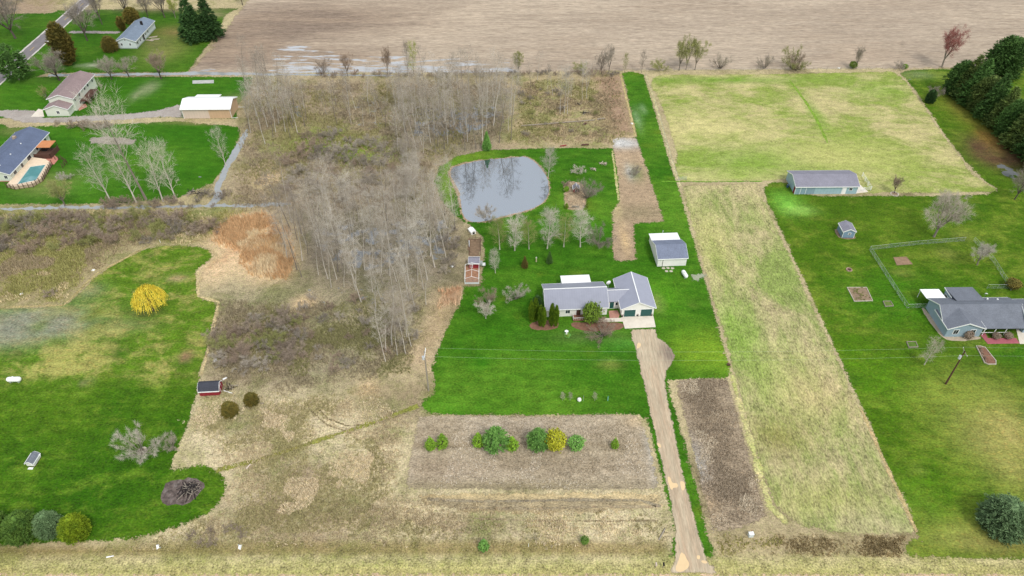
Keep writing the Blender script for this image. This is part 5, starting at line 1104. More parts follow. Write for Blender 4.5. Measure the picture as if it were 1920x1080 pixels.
def rail_fence(pp, label, hgt=1.3, rails=3, mat=WHITE, sp=2.2, name='rail_fence', pw=.06, world=False):
    P = pp if world else wpoly(pp); e = thing(name, (P[0].x, P[0].y, 0), 0, label, 'fence')
    for i in range(len(P) - 1):
        a, b = P[i] - P[0], P[i + 1] - P[0]; d = b - a; n = max(1, round(d.length / sp))
        for k in range(n + (i == len(P) - 2)):
            q = a + d * (k / n); box('post', q.x - pw, q.x + pw, q.y - pw, q.y + pw, 0, hgt + .1, mat, e)
        for k in range(rails):
            z = hgt * (k + 1) / rails - .05; g = Geo(); g.tube([Vector((a.x, a.y, z)), Vector((b.x, b.y, z))], [.035, .035], 4); link(bpy.data.objects.new('rail', g.data('rail', mat)), e)
    return e
rail_fence([(1616, 331), (1632, 357), (1606, 361)], 'white rail fence of the small pen beside the long blue shed')
e = thing('oil_drum', at(1476.5, 351), 0, 'dark blue drum leaning at the end of the long shed', 'drum'); g = Geo(); g.tube([Vector((0, 0, 0)), Vector((0, 0, .45)), Vector((0, 0, .9)), Vector((0, 0, .9))], [.3, .32, .3, .01], 12); link(bpy.data.objects.new('barrel', g.data('barrel', plain('drum_paint', C(60, 84, 110), .5))), e); g = Geo(); g.tube([Vector((0, 0, .9)), Vector((0, 0, .94))], [.31, .29], 12); link(bpy.data.objects.new('rim', g.data('rim', GALV)), e)

# ---- small blue shed
sheet('bare_soil', [(1562, 431), (1577, 449), (1607, 448), (1600, 440), (1572, 428)], 0.012, SOIL, jag=.2, smooth=1)
h = thing('shed', (84.95, 150.5, 0), R(0), 'small slate blue garden shed with white trim on the right lawn', 'shed')
block(h, 0, 3.6, [(0, 2.1), (1.55, 2.85), (3.1, 2.1)], 'y', SLATEB, SH_SHED, oh=.12, gab=.12, z0=.15)
for x in (0, 3.0): box('corner_board', x, x + .1, -.04, -.012, .15, 2.0, WHITE, h)
opening(h, 'front', 0, 1.7, 1.15, .55, .5)
box('skid', .1, 3.0, .1, 3.5, 0, .149, WOODD, h)

# ---- blue-grey house at the right edge
h = thing('house', (95.7, 114.8, 0), R(.8), 'blue grey ranch house with slate roof at the right edge', 'house')
block(h, 0, 17.9, [(2.4, 2.75), (5.4, 4.65), (9.4, 2.75)], 'x', BLUES, SH_DARK, oh=.35, gab=.3)
block(h, 0.0, 5.6, [(0.02, 2.75), (3.9, 4.25), (7.8, 2.75)], 'y', BLUES, SH_DARK, oh=.35, gab=.35)
extrude('porch_roof', [(0.2, 1.65), (2.05, 2.55), (2.05, 2.69), (0.2, 1.79)] if False else [(0.25, 2.05), (2.1, 2.58), (2.1, 2.72), (0.25, 2.19)], 7.9, 18.2, 'x', SH_DARK, h)
multibox('porch_post', [(8.6, 8.72, .35, .47, 0, 2.08)], WHITE, h)
for x in (11.0, 13.4): box('porch_post', x, x + .12, .35, .47, 0, 2.08, WHITE, h)
box('porch_rail', 7.9, 14.2, .36, .44, .75, .85, WHITE, h)
opening(h, 'front', 0.0, 2.05, .95, 1.1, 1.15); opening(h, 'front', 0.0, 5.8, .95, 1.1, 1.15); opening(h, 'front', 2.4, 9.6, .9, 1.4, 1.2); opening(h, 'front', 2.4, 12.2, .1, 1.0, 2.0, 'door', WHITE, REDS)
block(h, 17.95, 28, [(1.0, 2.75), (4.9, 4.5), (8.8, 2.75)], 'x', BLUES, SH_DARK, oh=.35, gab=.0)
extrude('sunroom_wall', [(9.42, 0), (9.42, 3.1), (12.4, 2.8), (12.4, 0)], 5.0, 10.9, 'x', BLUES, h)
extrude('sunroom_roof', [(7.4, 3.85), (12.8, 3.15), (12.8, 3.27), (7.4, 3.97)], 4.8, 11.2, 'x', SH_DARK, h)
multibox('sunroom_fascia', [(4.74, 4.795, 9.2, 12.82, 3.05, 3.3)], WHITE, h)
for y in (10.2, 11.4): opening(h, 'left', 5.0, y, .9, .85, 1.2)
extrude('patio_roof', [(9.8, 2.5), (13.3, 2.2), (13.3, 2.3), (9.8, 2.6)], -.5, 4.0, 'x', WROOF, h)
for x in (-.4, 3.8): box('patio_post', x, x + .1, 13.0, 13.1, 0, 2.2, WHITE, h)
for x, y in ((6.2, 7.9), (12.2, 8.2), (14.4, 8.0)):
    box('roof_vent', x, x + .3, y, y + .3, 3.3, 3.75, WHITE, h)
sheet('gravel_border', [(1725, 578), (1735, 577), (1772, 632), (1838, 630), (1840, 637), (1790, 640), (1770, 636), (1755, 620)], 0.012, plain('pea_gravel', C(176, 160, 138), .9, .2, 2.0), jag=.12, smooth=1)
slab('red_walk', [(1838, 628), (1846, 622), (1852, 634), (1905, 634), (1912, 644), (1852, 645)], 0, .05, PINK, kind='structure')
slab('concrete_drive', [(1904, 612), (1990, 610), (2050, 644), (1912, 645)], 0, .04, CONC, kind='structure')
plant('leafy0', 1814, 634, 2.0, 'brown round shrub under the gable windows of the blue house', 'bush', name='shrub', crown=TW_BROWN, wide=1.0)
for i, x in enumerate((1866, 1889)): plant('leafy1', x, 634, 1.5, ('left', 'right')[i] + ' brown round shrub before the porch of the blue house', 'bush', name='shrub', crown=TW_BROWN, wide=1.2)
plant('leafy1', 1897, 540, 2.6, 'brown green round shrub behind the blue house', 'bush', name='shrub', crown=F_CEDAR, wide=1.3)
e = thing('satellite_dish', at(1846, 556), R(-20), 'white satellite dish behind the blue house', 'dish'); g = Geo(); g.tube([Vector((0, -.12, .9)), Vector((0, 0, 1.0)), Vector((0, .1, 1.06))], [.36, .26, .02], 14); link(bpy.data.objects.new('dish', g.data('dish', WHITE)), e); box('mast', -.03, .03, -.03, .03, 0, .95, GALV, e)

# ---- houses at upper left
h = thing('house', (-150.3, 215.0, 0), R(1.5), 'cream split-level house with brown roof and rear deck', 'house')
block(h, 0, 4.2, [(0, 2.55), (3.6, 3.85), (7.2, 2.55)], 'y', CREAM, SH_BROWN, oh=.35, gab=.3)
block(h, 3.6, 20.6, [(.25, 4.4), (4.1, 5.7), (8.0, 4.4)], 'y', CREAM, SH_BROWN, oh=.4, gab=.35, wname='upper_wall')
opening(h, 'front', 0, 3.9, .9, .9, .9)
for y, z in ((5.0, 2.9), (8.2, 2.9), (12.4, 3.0), (15.0, 2.9), (18.6, 2.9), (7.0, .8), (10.2, .5)): opening(h, 'right', 8.0, y, z, .8, .9, bars=False)
multibox('deck', [(8.05, 10.6, 7.0, 15.5, 1.5, 1.7)] + [(10.4, 10.55, y, y + .15, 0, 1.5) for y in (7.1, 11.0, 15.2)], WOODD, h)
multibox('deck_railing', [(10.5, 10.58, 7.0, 15.5, 2.4, 2.5), (8.1, 10.58, 7.0, 7.08, 2.4, 2.5)] + [(10.51, 10.56, 7.05 + k * .6, 7.1 + k * .6, 1.7, 2.4) for k in range(15)], WOODD, h)
slab('brick_patio', [(146, 200), (160, 194), (164, 200), (148, 208)], 0, .06, BRICK, kind='structure')
slab('concrete_apron', [(58, 219), (72, 204), (80, 206), (83, 219)], 0, .03, CONC, kind='structure')

h = thing('house', (-148.2, 267.2, 0), R(0), 'white ranch house with blue grey roof by the asphalt road', 'house')
block(h, 0, 19.3, [(0, 3.0), (3.5, 4.3), (7.0, 3.0)], 'y', PALEBL, SH_BLUE, oh=.4, gab=.35)
box('foundation', -.03, 7.03, -.03, 19.3, 0, .35, GALV, h)
for u in (1.7, 4.9): opening(h, 'front', 0, u, 1.3, .7, .8)
opening(h, 'front', 0, 3.5, 3.2, .4, .4, bars=False)
for y, w_, hh, zz in ((1.6, .7, 1.0, 1.1), (4.2, .7, .9, 1.2), (7.4, 1.6, 2.0, .4), (9.6, .6, .8, 1.3), (12.0, .6, .9, 1.3)): opening(h, 'right', 7.0, y, zz, w_, hh, bars=False)
box('chimney', 4.6, 5.3, 13.0, 13.7, 3.6, 5.2, DARK, h)
for k, (x, y, rz) in enumerate(((286, 70, 20), (290, 74, 5), (280, 76, -15))):
    p = at(x, y); e = thing('lumber_stack', (p.x, p.y, 0), R(rz), ('upper', 'middle', 'lower')[k] + ' heap of pale boards behind the white ranch house', 'lumber')
    for j in range(4): box('board', -1.6 + j * .1, 1.6 + j * .1, -.35 + j * .18, -.22 + j * .18, 0.02 + .03 * j, .10 + .03 * j, TANL if j % 2 else WOODG, e)

h = thing('house', (-151.6, 176.8, 0), R(0), 'long house with dark blue roof beside a covered pool', 'house')
block(h, 0, 22.9, [(0, 2.7), (4.85, 4.5), (9.5, 2.7)], 'y', CREAM, SH_NAVY, oh=.45, gab=.4)
box('chimney', 2.6, 3.5, 16.8, 17.7, 3.0, 4.7, plain('stone_chimney', C(170, 150, 130), .9, .25, 3), h)
opening(h, 'front', 0, 8.2, 1.1, .9, .9)
for y, w_, hh, zz, nm in ((2.5, 1.4, 1.0, 1.1, 'window'), (6.4, 1.0, 2.0, .1, 'door'), (10.5, 1.8, 2.0, .1, 'door'), (15.5, 1.0, .9, 1.2, 'window'), (20.5, 1.0, .9, 1.2, 'window')): opening(h, 'right', 9.5, y, zz, w_, hh, nm, WHITE, GLASS)
for y in (2.0, 8, 14): box('roof_vent', 6.3, 6.6, y, y + .3, 3.6, 4.15, WHITE, h)
box('foundation', -.03, 9.53, -.03, 22.9, 0, .3, BRICK, h)
pw = [(-139.1, 173.9), (-139.9, 183.2), (-135.9, 184.4), (-134.7, 176.0)]
slab('pool_deck', None, 0, .9, plain('pool_deck_boards', C(222, 200, 172), .8, .1, 1.0), world=[(-142.05, 174.0), (-139.3, 172.9), (-135.0, 174.3), (-133.8, 177), (-135.2, 185.6), (-137.5, 187.5), (-142.05, 188.6)], kind='structure')
e = thing('swimming_pool', (-137.3, 178.5, .9), 0, 'swimming pool under a teal winter cover beside the dark roofed house', 'pool')
slab('winter_cover', None, 0.004, .05, plain('teal_pool_cover', C(74, 132, 132), .4, .2, .3, dirt=(C(150, 176, 182), .8)), e, world=[(x + 137.3, y - 178.5) for x, y in pw])
V = [(x + 137.3, y - 178.5) for x, y in pw]; g = Geo()
for i in range(4):
    a, b = V[i], V[(i + 1) % 4]; g.tube([Vector((a[0], a[1], .05)), Vector((b[0], b[1], .05))], [.12, .12], 5)
link(bpy.data.objects.new('coping', g.data('coping', CONC)), e)
rail_fence([Vector((-142.0, 173.6, 0)), Vector((-139.3, 172.6, 0)), Vector((-134.8, 174.0, 0)), Vector((-133.5, 177, 0)), Vector((-134.9, 185.6, 0))], 'dark brown fence round the pool deck', 1.7, 5, WOODD, 1.2, world=True)
slab('brick_terrace', [(74, 303), (84, 292), (100, 289), (110, 298), (102, 308), (84, 311)], 0, .08, plain('red_brick_paving', C(190, 128, 110), .85, .15, 2), kind='structure')
e = thing('deck', (-142.0, 189, 0), 0, 'covered brown deck at the side of the dark roofed house', 'deck')
box('deck_floor', .05, 5.2, 0, 5.2, 0, .7, WOODD, e); box('awning', .05, 4.6, 2.2, 6.2, 2.5, 2.6, plain('orange_awning', C(196, 130, 84), .7, .1, 1), e)
for x, y in ((4.4, 2.3), (4.4, 6.0)): box('awning_post', x, x + .1, y, y + .1, .7, 2.5, WOODD, e)
multibox('lattice', [(5.1, 5.2, 0, 5.2, .7, 1.6), (0.3, 5.2, 0, .1, .7, 1.6)], WOODD, e)
e = thing('patio_table', at(85, 286), 0, 'dark patio table beside the covered deck', 'table'); box('table_top', -.8, .8, -.5, .5, .7, .76, DARK, e)
for x in (-.7, .62):
    for y in (-.42, .34): box('leg', x, x + .08, y, y + .08, 0, .7, DARK, e)
rail_fence([(104, 300), (117, 300), (126, 306), (118, 315)], 'dark brown fence corner beside the brick terrace', 1.4, 4, WOODD, 1.2)

# ---- tan pole barn
h = thing('pole_barn', (-105.6, 213.5, 0), R(.6), 'tan metal pole barn with bright white roof', 'barn')
block(h, 0, 15.4, [(0, 3.5), (3.85, 4.9), (7.7, 3.5)], 'x', TANM, WROOF, oh=.4, gab=.35)
box('faded_panel', .1, 8.4, -.04, -.01, .05, 3.35, TANL, h)
for x in (-.03, 15.3): box('corner_board', x, x + .14, -.055, -.013, 0, 3.4, WHITE, h)
extrude('lean_to_wall', [(7.75, 0), (7.75, 3.05), (11.0, 2.5), (11.0, 0)], 1.8, 9.2, 'x', TANM, h)
extrude('lean_to_roof', [(8.15, 3.2), (11.3, 2.6), (11.3, 2.7), (8.15, 3.3)], 1.5, 9.5, 'x', WROOF, h)
for y in (.2, 7.4): box('down_pipe', 15.4, 17.2 if y < 1 else 17.6, y - .05, y + .05, .05, .15, WHITE, h)
slab('concrete_pad', [(361, 151), (401, 150), (401, 156), (361, 157)], 0, .05, plain('old_concrete', C(176, 176, 170), .9, .15, .8), kind='structure')

# ---- red shed, playhouse, white shed
def gambrel(name, loc, rz, W, D, ze, zk, zr, wall, roofm, label, cat, z0=.15, trim=WHITE):
    h = thing(name, loc, rz, label, cat)
    block(h, 0, D, [(0, ze), (W * .2, zk), (W * .5, zr), (W * .8, zk), (W, ze)], 'y', wall, roofm, oh=.08, gab=.12, t=.08, trim=trim, z0=z0)
    box('skid', .1, W - .1, .1, D - .1, 0, z0 - .002, WOODD, h); return h
p = at(411, 740); h = gambrel('shed', (p.x + .3, p.y - .2, 0), R(94), 2.6, 4.0, 1.5, 2.2, 2.6, REDS, shingle('black_shingles', C(66, 68, 76)), 'dark red shed with black gambrel roof at the meadow edge', 'shed')
opening(h, 'front', 0, 1.3, .3, .8, 1.3, 'door', WHITE, REDS)
p = at(59, 876); h = gambrel('shed', (p.x - .75, p.y + .1, 0), R(-3), 1.5, 2.2, 1.1, 1.4, 1.6, WSIDE, SH_DARK, 'small white shed with dark ridge roof on the left lawn', 'shed', z0=.3)
box('ramp', .35, 1.25, -.6, -.15, .02, .12, WHITE, h); box('vent_hood', 1.52, 1.75, 1.85, 2.1, .8, 1.15, WHITE, h)
p = at(1075, 360); h = thing('playhouse', (p.x, p.y, 0), R(0), 'tiny red playhouse with grey roof in the garden bed', 'playhouse')
block(h, 0, 1.7, [(0, 1.1), (.75, 1.85), (1.5, 1.1)], 'y', REDS, SH_SHED, oh=.15, gab=.12, t=.07)
opening(h, 'front', 0, .75, .05, .45, .95, 'door', WHITE, WOODD); box('ridge_cap', .70, .80, -.12, 1.82, 1.925, 1.96, WHITE, h)
# ------------------------------------------------------------------ small things
# garden bed with bench
sheet('garden_bed', [(1054, 345), (1068, 338), (1094, 342), (1100, 362), (1104, 395), (1056, 395), (1056, 370)], 0.012, land('garden_litter', fine=2, mid=.6, big=.3, contrast=.8), lawn_paint(C(170, 150, 122), C(140, 124, 98), 97, .45, (), .7), step=.6, jag=.2, smooth=1)
p = at(1079, 390); e = thing('garden_bench', (p.x, p.y, 0), R(180), 'weathered grey bench in front of the garden bed', 'bench')
for k in range(3): box('seat_slat', -1.0, 1.0, -.22 + k * .16, -.1 + k * .16, .42, .46, WOODG, e)
for k in range(3): box('back_slat', -1.0, 1.0, .28, .33, .55 + k * .16, .67 + k * .16, WOODG, e)
for x in (-.95, .85):
    box('leg', x, x + .1, -.2, -.1, 0, .42, WOODG, e); box('leg', x, x + .1, .22, .275, 0, 1.0, WOODG, e)
box('edging_timber', -2.9, 2.9, .9, 1.1, 0, .18, WOODG, e) if False else None
# chicken coop and its runs
e = thing('chicken_coop', (-10.55, 138.4, 0), R(1), 'red chicken coop with grey roof at the lawn edge', 'coop')
block(e, 0, 2.55, [(0, 1.7), (1.1, 2.3), (2.2, 1.7)], 'x', REDS, SH_SHED, oh=.2, gab=.12, t=.08)
box('nest_box', 2.58, 3.3, .4, 1.6, .5, 1.1, GALV, e); opening(e, 'front', 0, .6, .3, .5, .9, 'door', WHITE, REDS); box('side_shelf', 3.31, 4.0, .4, 1.5, .45, .55, WHITE, e)
e = thing('chicken_run', (-11.3, 132.55, 0), R(1), 'white framed poultry run in front of the red coop', 'run')
W_, D_, hz, zr = 3.35, 5.2, 1.75, 2.35
def bar(nm, a, b, mat, par, r=.045):
    g = Geo(); g.tube([Vector(a), Vector(b)], [r, r], 4); return link(bpy.data.objects.new(nm, g.data(nm, mat)), par)
for x in (0, W_):
    bar('top_rail', (x, 0, hz), (x, D_, hz), WHITE, e); bar('sill', (x, 0, .06), (x, D_, .06), WHITE, e)
    for y in (0, D_ / 2, D_): bar('post', (x, y, 0), (x, y, hz), WHITE, e)
bar('ridge', (W_ / 2, 0, zr), (W_ / 2, D_, zr), WHITE, e)
for y in (0, D_ / 2, D_):
    bar('rafter', (0, y, hz), (W_ / 2, y, zr), WHITE, e); bar('rafter', (W_, y, hz), (W_ / 2, y, zr), WHITE, e)
g = Geo()
for k in range(22):
    x = W_ * k / 21; g.tube([Vector((x, -.01, .06)), Vector((x, -.01, hz + (zr - hz) * (1 - abs(2 * k / 21 - 1))))], [.007, .007], 3)
for k in range(12): g.tube([Vector((0, -.01, .1 + k * .15)), Vector((W_, -.01, .1 + k * .15))], [.007, .007], 3)
link(bpy.data.objects.new('wire_mesh', g.data('wire_mesh', GALV)), e)
box('kick_board', 0.05, W_ - .05, -.04, .02, .02, .5, PALEBL, e)
sheet('bare_soil', [(872, 498), (898, 498), (898, 532), (873, 532)], 0.010, plain('run_litter', C(158, 118, 92), .95, .3, 1.5), jag=.2)
sheet('bare_soil', [(878, 448), (902, 446), (902, 480), (878, 484)], 0.010, plain('run_mud', C(128, 106, 84), .95, .3, 1.5), jag=.4)
rail_fence([(881, 478), (881, 452), (901, 452), (901, 478)], 'brown wire fence of the rear poultry yard', 1.2, 2, WOODD, 1.6, name='wire_fence', pw=.04)
p = at(884, 441); e = thing('dog_house', (p.x, p.y, 0), R(28), 'little white hut with dark opening above the poultry yard', 'hut')
block(e, 0, 1.9, [(0, .8), (.65, 1.15), (1.3, .8)], 'y', WSIDE, WROOF, oh=.1, gab=.1, t=.05, edge=False); box('entrance', .35, .95, -.03, -.005, .1, .75, DARK, e)
p = at(880, 458); e = thing('leaning_board', (p.x, p.y, 0), R(4), 'white board standing upright beside the poultry yard', 'board'); box('plank', -.12, .12, -1.2, 1.2, .05, .35, WHITE, e); box('stake', -.03, .03, -1.0, -.9, 0, .6, WOODG, e)

# utility poles and wires
def upole(px, py, hgt, label, arm_dir, lamp=False):
    p = at(px, py); e = thing('utility_pole', (p.x, p.y, 0), 0, label, 'utility pole'); g = Geo(); g.tube([Vector((0, 0, -.3)), Vector((0, 0, hgt))], [.19, .12], 9); link(bpy.data.objects.new('shaft', g.data('shaft', WOODG if not lamp else WOODD)), e)
    d = Vector(arm_dir).normalized() * 1.25; bar('crossarm', tuple(-d + Vector((0.14, 0, hgt - .35))), tuple(d + Vector((0.14, 0, hgt - .35))), WHITE if not lamp else WOODG, e, .075)
    for k in (-1, 1):
        g = Geo(); q = d * k * .92 + Vector((0.14, 0, hgt - .28)); g.tube([q, q + Vector((0, 0, .16)), q + Vector((0, 0, .2))], [.05, .06, .02], 7); link(bpy.data.objects.new('insulator', g.data('insulator', WHITE)), e)
    g = Geo(); q = Vector((-.32, 0, hgt - 2.2)); g.tube([q, q + Vector((0, 0, .02)), q + Vector((0, 0, .85)), q + Vector((0, 0, .95))], [.02, .26, .26, .08], 12); link(bpy.data.objects.new('transformer', g.data('transformer', plain('transformer_grey', C(206, 210, 212), .4))), e)
    bar('brace', (0, 0, hgt - 1.2), tuple(d * .6 + Vector((0.14, 0, hgt - .4))), GALV, e, .025)
    return [p + d * k * .92 + Vector((0.14, 0, hgt - .08)) for k in (1, -1)]
tl = upole(803.7, 732.5, 11.6, 'wooden utility pole at the left edge of the front lawn', (0, 1, 0))
tr = upole(1773, 720, 9.9, 'dark utility pole with white transformer on the right lawn', (.12, 1, 0), True)
M_WIRE = plain('pale_conductor', C(176, 190, 160), .5, .02, 1)
for k, l in ((0, 'far'), (1, 'near')):
    pts = []
    for (A, B, sag) in ((tl[k], tr[k], 1.3), (tr[k], tr[k] + Vector((110, 1.5, .6)), 1.2)):
        for i in range(24 + (A is not tl[k])): t = i / 24; pts.append(A.lerp(B, t) - Vector((0, 0, sag * 4 * t * (1 - t))))
    g = Geo(); g.tube(pts, [.009] * len(pts), 4); o = link(bpy.data.objects.new('power_line', g.data('power_line', M_WIRE))); tag(o, '%s one of the two overhead wires above the front lawn' % l, 'wire')

# chain-link fence of the right yard
def chain(pp, label, hgt=1.25):
    P = wpoly(pp); e = thing('chain_link_fence', (P[0].x, P[0].y, 0), 0, label, 'fence'); w = Geo()
    for i in range(len(P) - 1):
        a, b = P[i] - P[0], P[i + 1] - P[0]; d = b - a; n = max(1, round(d.length / 2.8))
        for k in range(n + 1 if i == len(P) - 2 else n): q = a + d * (k / n); bar('post', (q.x, q.y, 0), (q.x, q.y, hgt + .05), GALV, e, .035)
        bar('top_rail', (a.x, a.y, hgt), (b.x, b.y, hgt), GALV, e, .028); m_ = int(d.length / .16)
        for k in range(m_):
            t0, t1 = k / m_, min(1, (k + hgt / .16 * .9) / m_); q0, q1 = a + d * t0, a + d * t1
            w.spike(Vector((q0.x, q0.y, .03)), Vector((q1.x - q0.x, q1.y - q0.y, hgt * (t1 - t0) * m_ * .16 / hgt / .9 if hgt else 0)), .012)
            t2 = max(0, (k - hgt / .16 * .9) / m_); q2 = a + d * t2
            w.spike(Vector((q0.x, q0.y, .03)), Vector((q2.x - q0.x, q2.y - q0.y, hgt * (t0 - t2) * m_ * .16 / hgt / .9 if hgt else 0)), .012)
    link(bpy.data.objects.new('wire_mesh', w.data('wire_mesh', GALV)), e); return e
chain([(1808, 452), (1720, 459), (1630, 469), (1665, 524), (1700, 578), (1734, 577)], 'long chain-link fence round the lawn behind the blue house')
chain([(1825, 452), (1862, 492), (1895, 545)], 'chain-link fence on the right side of the fenced lawn')
chain([(1850, 541), (1890, 541)], 'short chain-link fence close behind the blue house')
# pasture fences: thin posts with wire
def wire_fence(pp, label, sp=5.0, hgt=1.2, mat=WOODG):
    P = wpoly(pp); e = thing('wire_fence', (P[0].x, P[0].y, 0), 0, label, 'fence')
    for i in range(len(P) - 1):
        a, b = P[i] - P[0], P[i + 1] - P[0]; d = b - a; n = max(1, round(d.length / sp))
        for k in range(n): q = a + d * (k / n); bar('post', (q.x, q.y, 0), (q.x, q.y, hgt), mat, e, .055)
        for z in (.4, .75, 1.1): bar('wire', (a.x, a.y, z), (b.x, b.y, z), GALV, e, .012)
wire_fence([(1185, 134), (1420, 133), (1680, 129)], 'wire fence between the pasture and the crop field')
wire_fence([(1210, 142), (1234, 212), (1258, 298), (1272, 340)], 'wire fence between the green lane and the pasture')
p = at(1279, 338); e = thing('field_gate', (p.x, p.y, 0), R(4), 'grey tube gate at the corner of the pasture', 'gate')
for k in range(4): bar('gate_rail', (-1.2, 0, .3 + k * .28), (1.2, 0, .3 + k * .28), GALV, e, .03)
for x in (-1.2, 0, 1.2): bar('gate_upright', (x, 0, .1 if x else .3), (x, 0, 1.25), GALV, e, .035)

# beds, stones, fire pit
def ring(px, py, r, n, label, cat='stone ring', name='stone_ring', st=.28, mat=STONE, fill=None):
    p = at(px, py); e = thing(name, (p.x, p.y, 0), 0, label, cat); random.seed(px)
    for k in range(n):
        a = 2 * math.pi * k / n; q = Vector((math.cos(a) * r, math.sin(a) * r, 0)); s = st * rnd(.7, 1.2); v = []
        for z, f in ((0, 1), (.18, .75)): v += [(q.x + math.cos(a + t) * s * f * rnd(.8, 1.1), q.y + math.sin(a + t) * s * f * rnd(.8, 1.1), z + (rnd(0, .1) if z else 0)) for t in (.6, 2.2, 3.8, 5.4)]
        mesh('stone', v, [(3, 2, 1, 0), (4, 5, 6, 7), (0, 1, 5, 4), (1, 2, 6, 5), (2, 3, 7, 6), (3, 0, 4, 7)], mat, e)
    if fill: slab('ash' if 'pit' in name else 'bed_soil', None, .002, .03, fill, e, world=[(math.cos(t * .5236) * r * .92, math.sin(t * .5236) * r * .92) for t in range(12)])
    return e
ring(1592, 506, .62, 12, 'stone fire pit on the right lawn', 'fire pit', 'fire_pit', .2, plain('fire_brick', C(176, 148, 132), .9, .2, 2), plain('ash', C(84, 60, 58), .95, .2, 2))
ring(1677, 364, 1.0, 14, 'ring of stones round the small bare tree by the long shed', fill=SOIL)
ring(267, 846, .75, 14, 'ring of pale stones round the broad bare tree', fill=plain('dark_soil', C(84, 66, 54), .95, .2, 2))
def bed(pp, label, edge, soil, name='garden_bed', hgt=.2, wdt=.14, plants=0, pc=TW_BROWN, cat='garden bed'):
    P = wpoly(pp); c = sum(P, Vector()) / len(P); e = thing(name, (c.x, c.y, 0), 0, label, cat)
    slab('soil', None, .002, hgt * .5, soil, e, world=[(p.x - c.x, p.y - c.y) for p in P])
    for i in range(len(P)):
        a, b = P[i] - c, P[(i + 1) % len(P)] - c; d = (b - a).normalized(); nr = Vector((-d.y, d.x, 0)) * wdt
        slab('edging', None, .001, hgt + .004 * i, edge, e, world=[(v.x, v.y) for v in (a - d * wdt, b + d * wdt, b + d * wdt + nr, a - d * wdt + nr)])
    random.seed(int(c.x * 10)); g = Geo()
    for k in range(plants):
        q = P[0].lerp(P[1], random.random()).lerp(P[-1].lerp(P[-2], random.random()), random.random()) - c
        for j in range(14): g.spike(Vector((q.x, q.y, hgt * .5)), Vector((rnd(-.35, .35), rnd(-.35, .35), rnd(.1, .45))), .04)
    if plants: link(bpy.data.objects.new('dry_plants', g.data('dry_plants', pc)), e)
    return e
bed([(1676, 483), (1699, 482), (1710, 495), (1682, 497)], 'bare brown soil bed inside the chain-link fence', plain('soil_edge', C(132, 112, 84), .95), plain('brown_bed_soil', C(142, 116, 92), .95, .25, 1.0), hgt=.06)
bed([(1589, 540), (1624, 540), (1635, 564), (1602, 565)], 'stone edged garden bed with dry plants left of the chain-link fence', STONE, SOIL, plants=40, pc=TW_OLIVE)
bed([(1656, 566), (1669, 566), (1674, 574), (1660, 575)], 'empty timber garden frame beside the chain-link fence', WOODG, plain('grassy_soil', C(96, 116, 50), .95, .2, 2), hgt=.28, wdt=.1)
bed([(1700, 642), (1716, 642), (1720, 651), (1704, 652)], 'small timber garden frame on the lawn before the blue house', WOODG, plain('grassy_soil', C(84, 112, 40), .95, .2, 2), hgt=.3, wdt=.1)
bed([(1831, 650), (1838, 650), (1846, 652), (1866, 677), (1866, 683), (1852, 683), (1846, 680)], 'long stone edged bed on the lawn before the blue house', STONE, MULCH, plants=30)
# burn pile
p = at(343, 924); rs = random.Random(4)
sheet('ash_patch', [(302, 920), (315, 905), (345, 895), (375, 898), (386, 908), (375, 928), (350, 945), (320, 950), (304, 938)], 0.012, plain('wet_ash', C(94, 82, 76), .85, .6, 1.4, bump=.6, dirt=(C(160, 150, 144), .6)), jag=.4, smooth=1)
p = at(357, 918); e = thing('burn_pile', (p.x, p.y, 0), 0, 'charred brush pile on the ash patch in the left lawn', 'brush pile'); random.seed(77)
for nm, mt, n in (('charred_branch', DARK, 46), ('pale_branch', WOODG, 26)):
    for k in range(n):
        a = rnd(0, 6.28); r = rnd(0, 1.6); q = Vector((math.cos(a) * r * 1.2, math.sin(a) * r, rnd(.05, .7) * max(.2, 1.4 - r * .8))); az = rnd(0, 6.28); L = rnd(.5, 1.3); d = Vector((math.cos(az) * L, math.sin(az) * L, rnd(-.25, .25)))
        q.z = max(q.z, .1 + abs(d.z)); bar(nm, tuple(q - d), tuple(q + d), mt, e, rnd(.03, .08))
# brush pile at the stream bend, logs behind the pond
def logs(px, py, n, spread, label, seed, mats=(WOODG, DARK), L=(.6, 1.8), name='brush_pile', cat='brush pile'):
    p = at(px, py); e = thing(name, (p.x, p.y, 0), 0, label, cat); random.seed(seed)
    for k in range(n):
        q = Vector((rnd(-1, 1) * spread, rnd(-1, 1) * spread * .5, rnd(.08, .4))); az = rnd(0, 6.28); l = rnd(*L); d = Vector((math.cos(az) * l, math.sin(az) * l, rnd(-.05, .1))); bar('branch', tuple(q - d), tuple(q + d), mats[k % len(mats)], e, rnd(.04, .1))
logs(372, 362, 26, 2.6, 'dark brush pile at the bend of the stream', 1)
logs(1098, 213, 10, 1.1, 'heap of dark logs right of the pale tree clump', 2, L=(.5, 1.1)); logs(1083, 196, 8, .8, 'small dark heap of branches near the pale twin trees', 3, (DARK, WOODG), (.3, .8))
logs(432, 727, 16, 1.3, 'dark scrap heap beside the red shed', 4, (DARK, WOODG), (.3, .9)); logs(1112, 318, 12, .9, 'left heap of pale cut brush on the lawn by the pond', 5, (WOODG, TANL), (.3, .8)); logs(1132, 308, 14, 1.0, 'right heap of pale cut brush on the lawn by the pond', 6, (WOODG, TANL), (.3, .8))
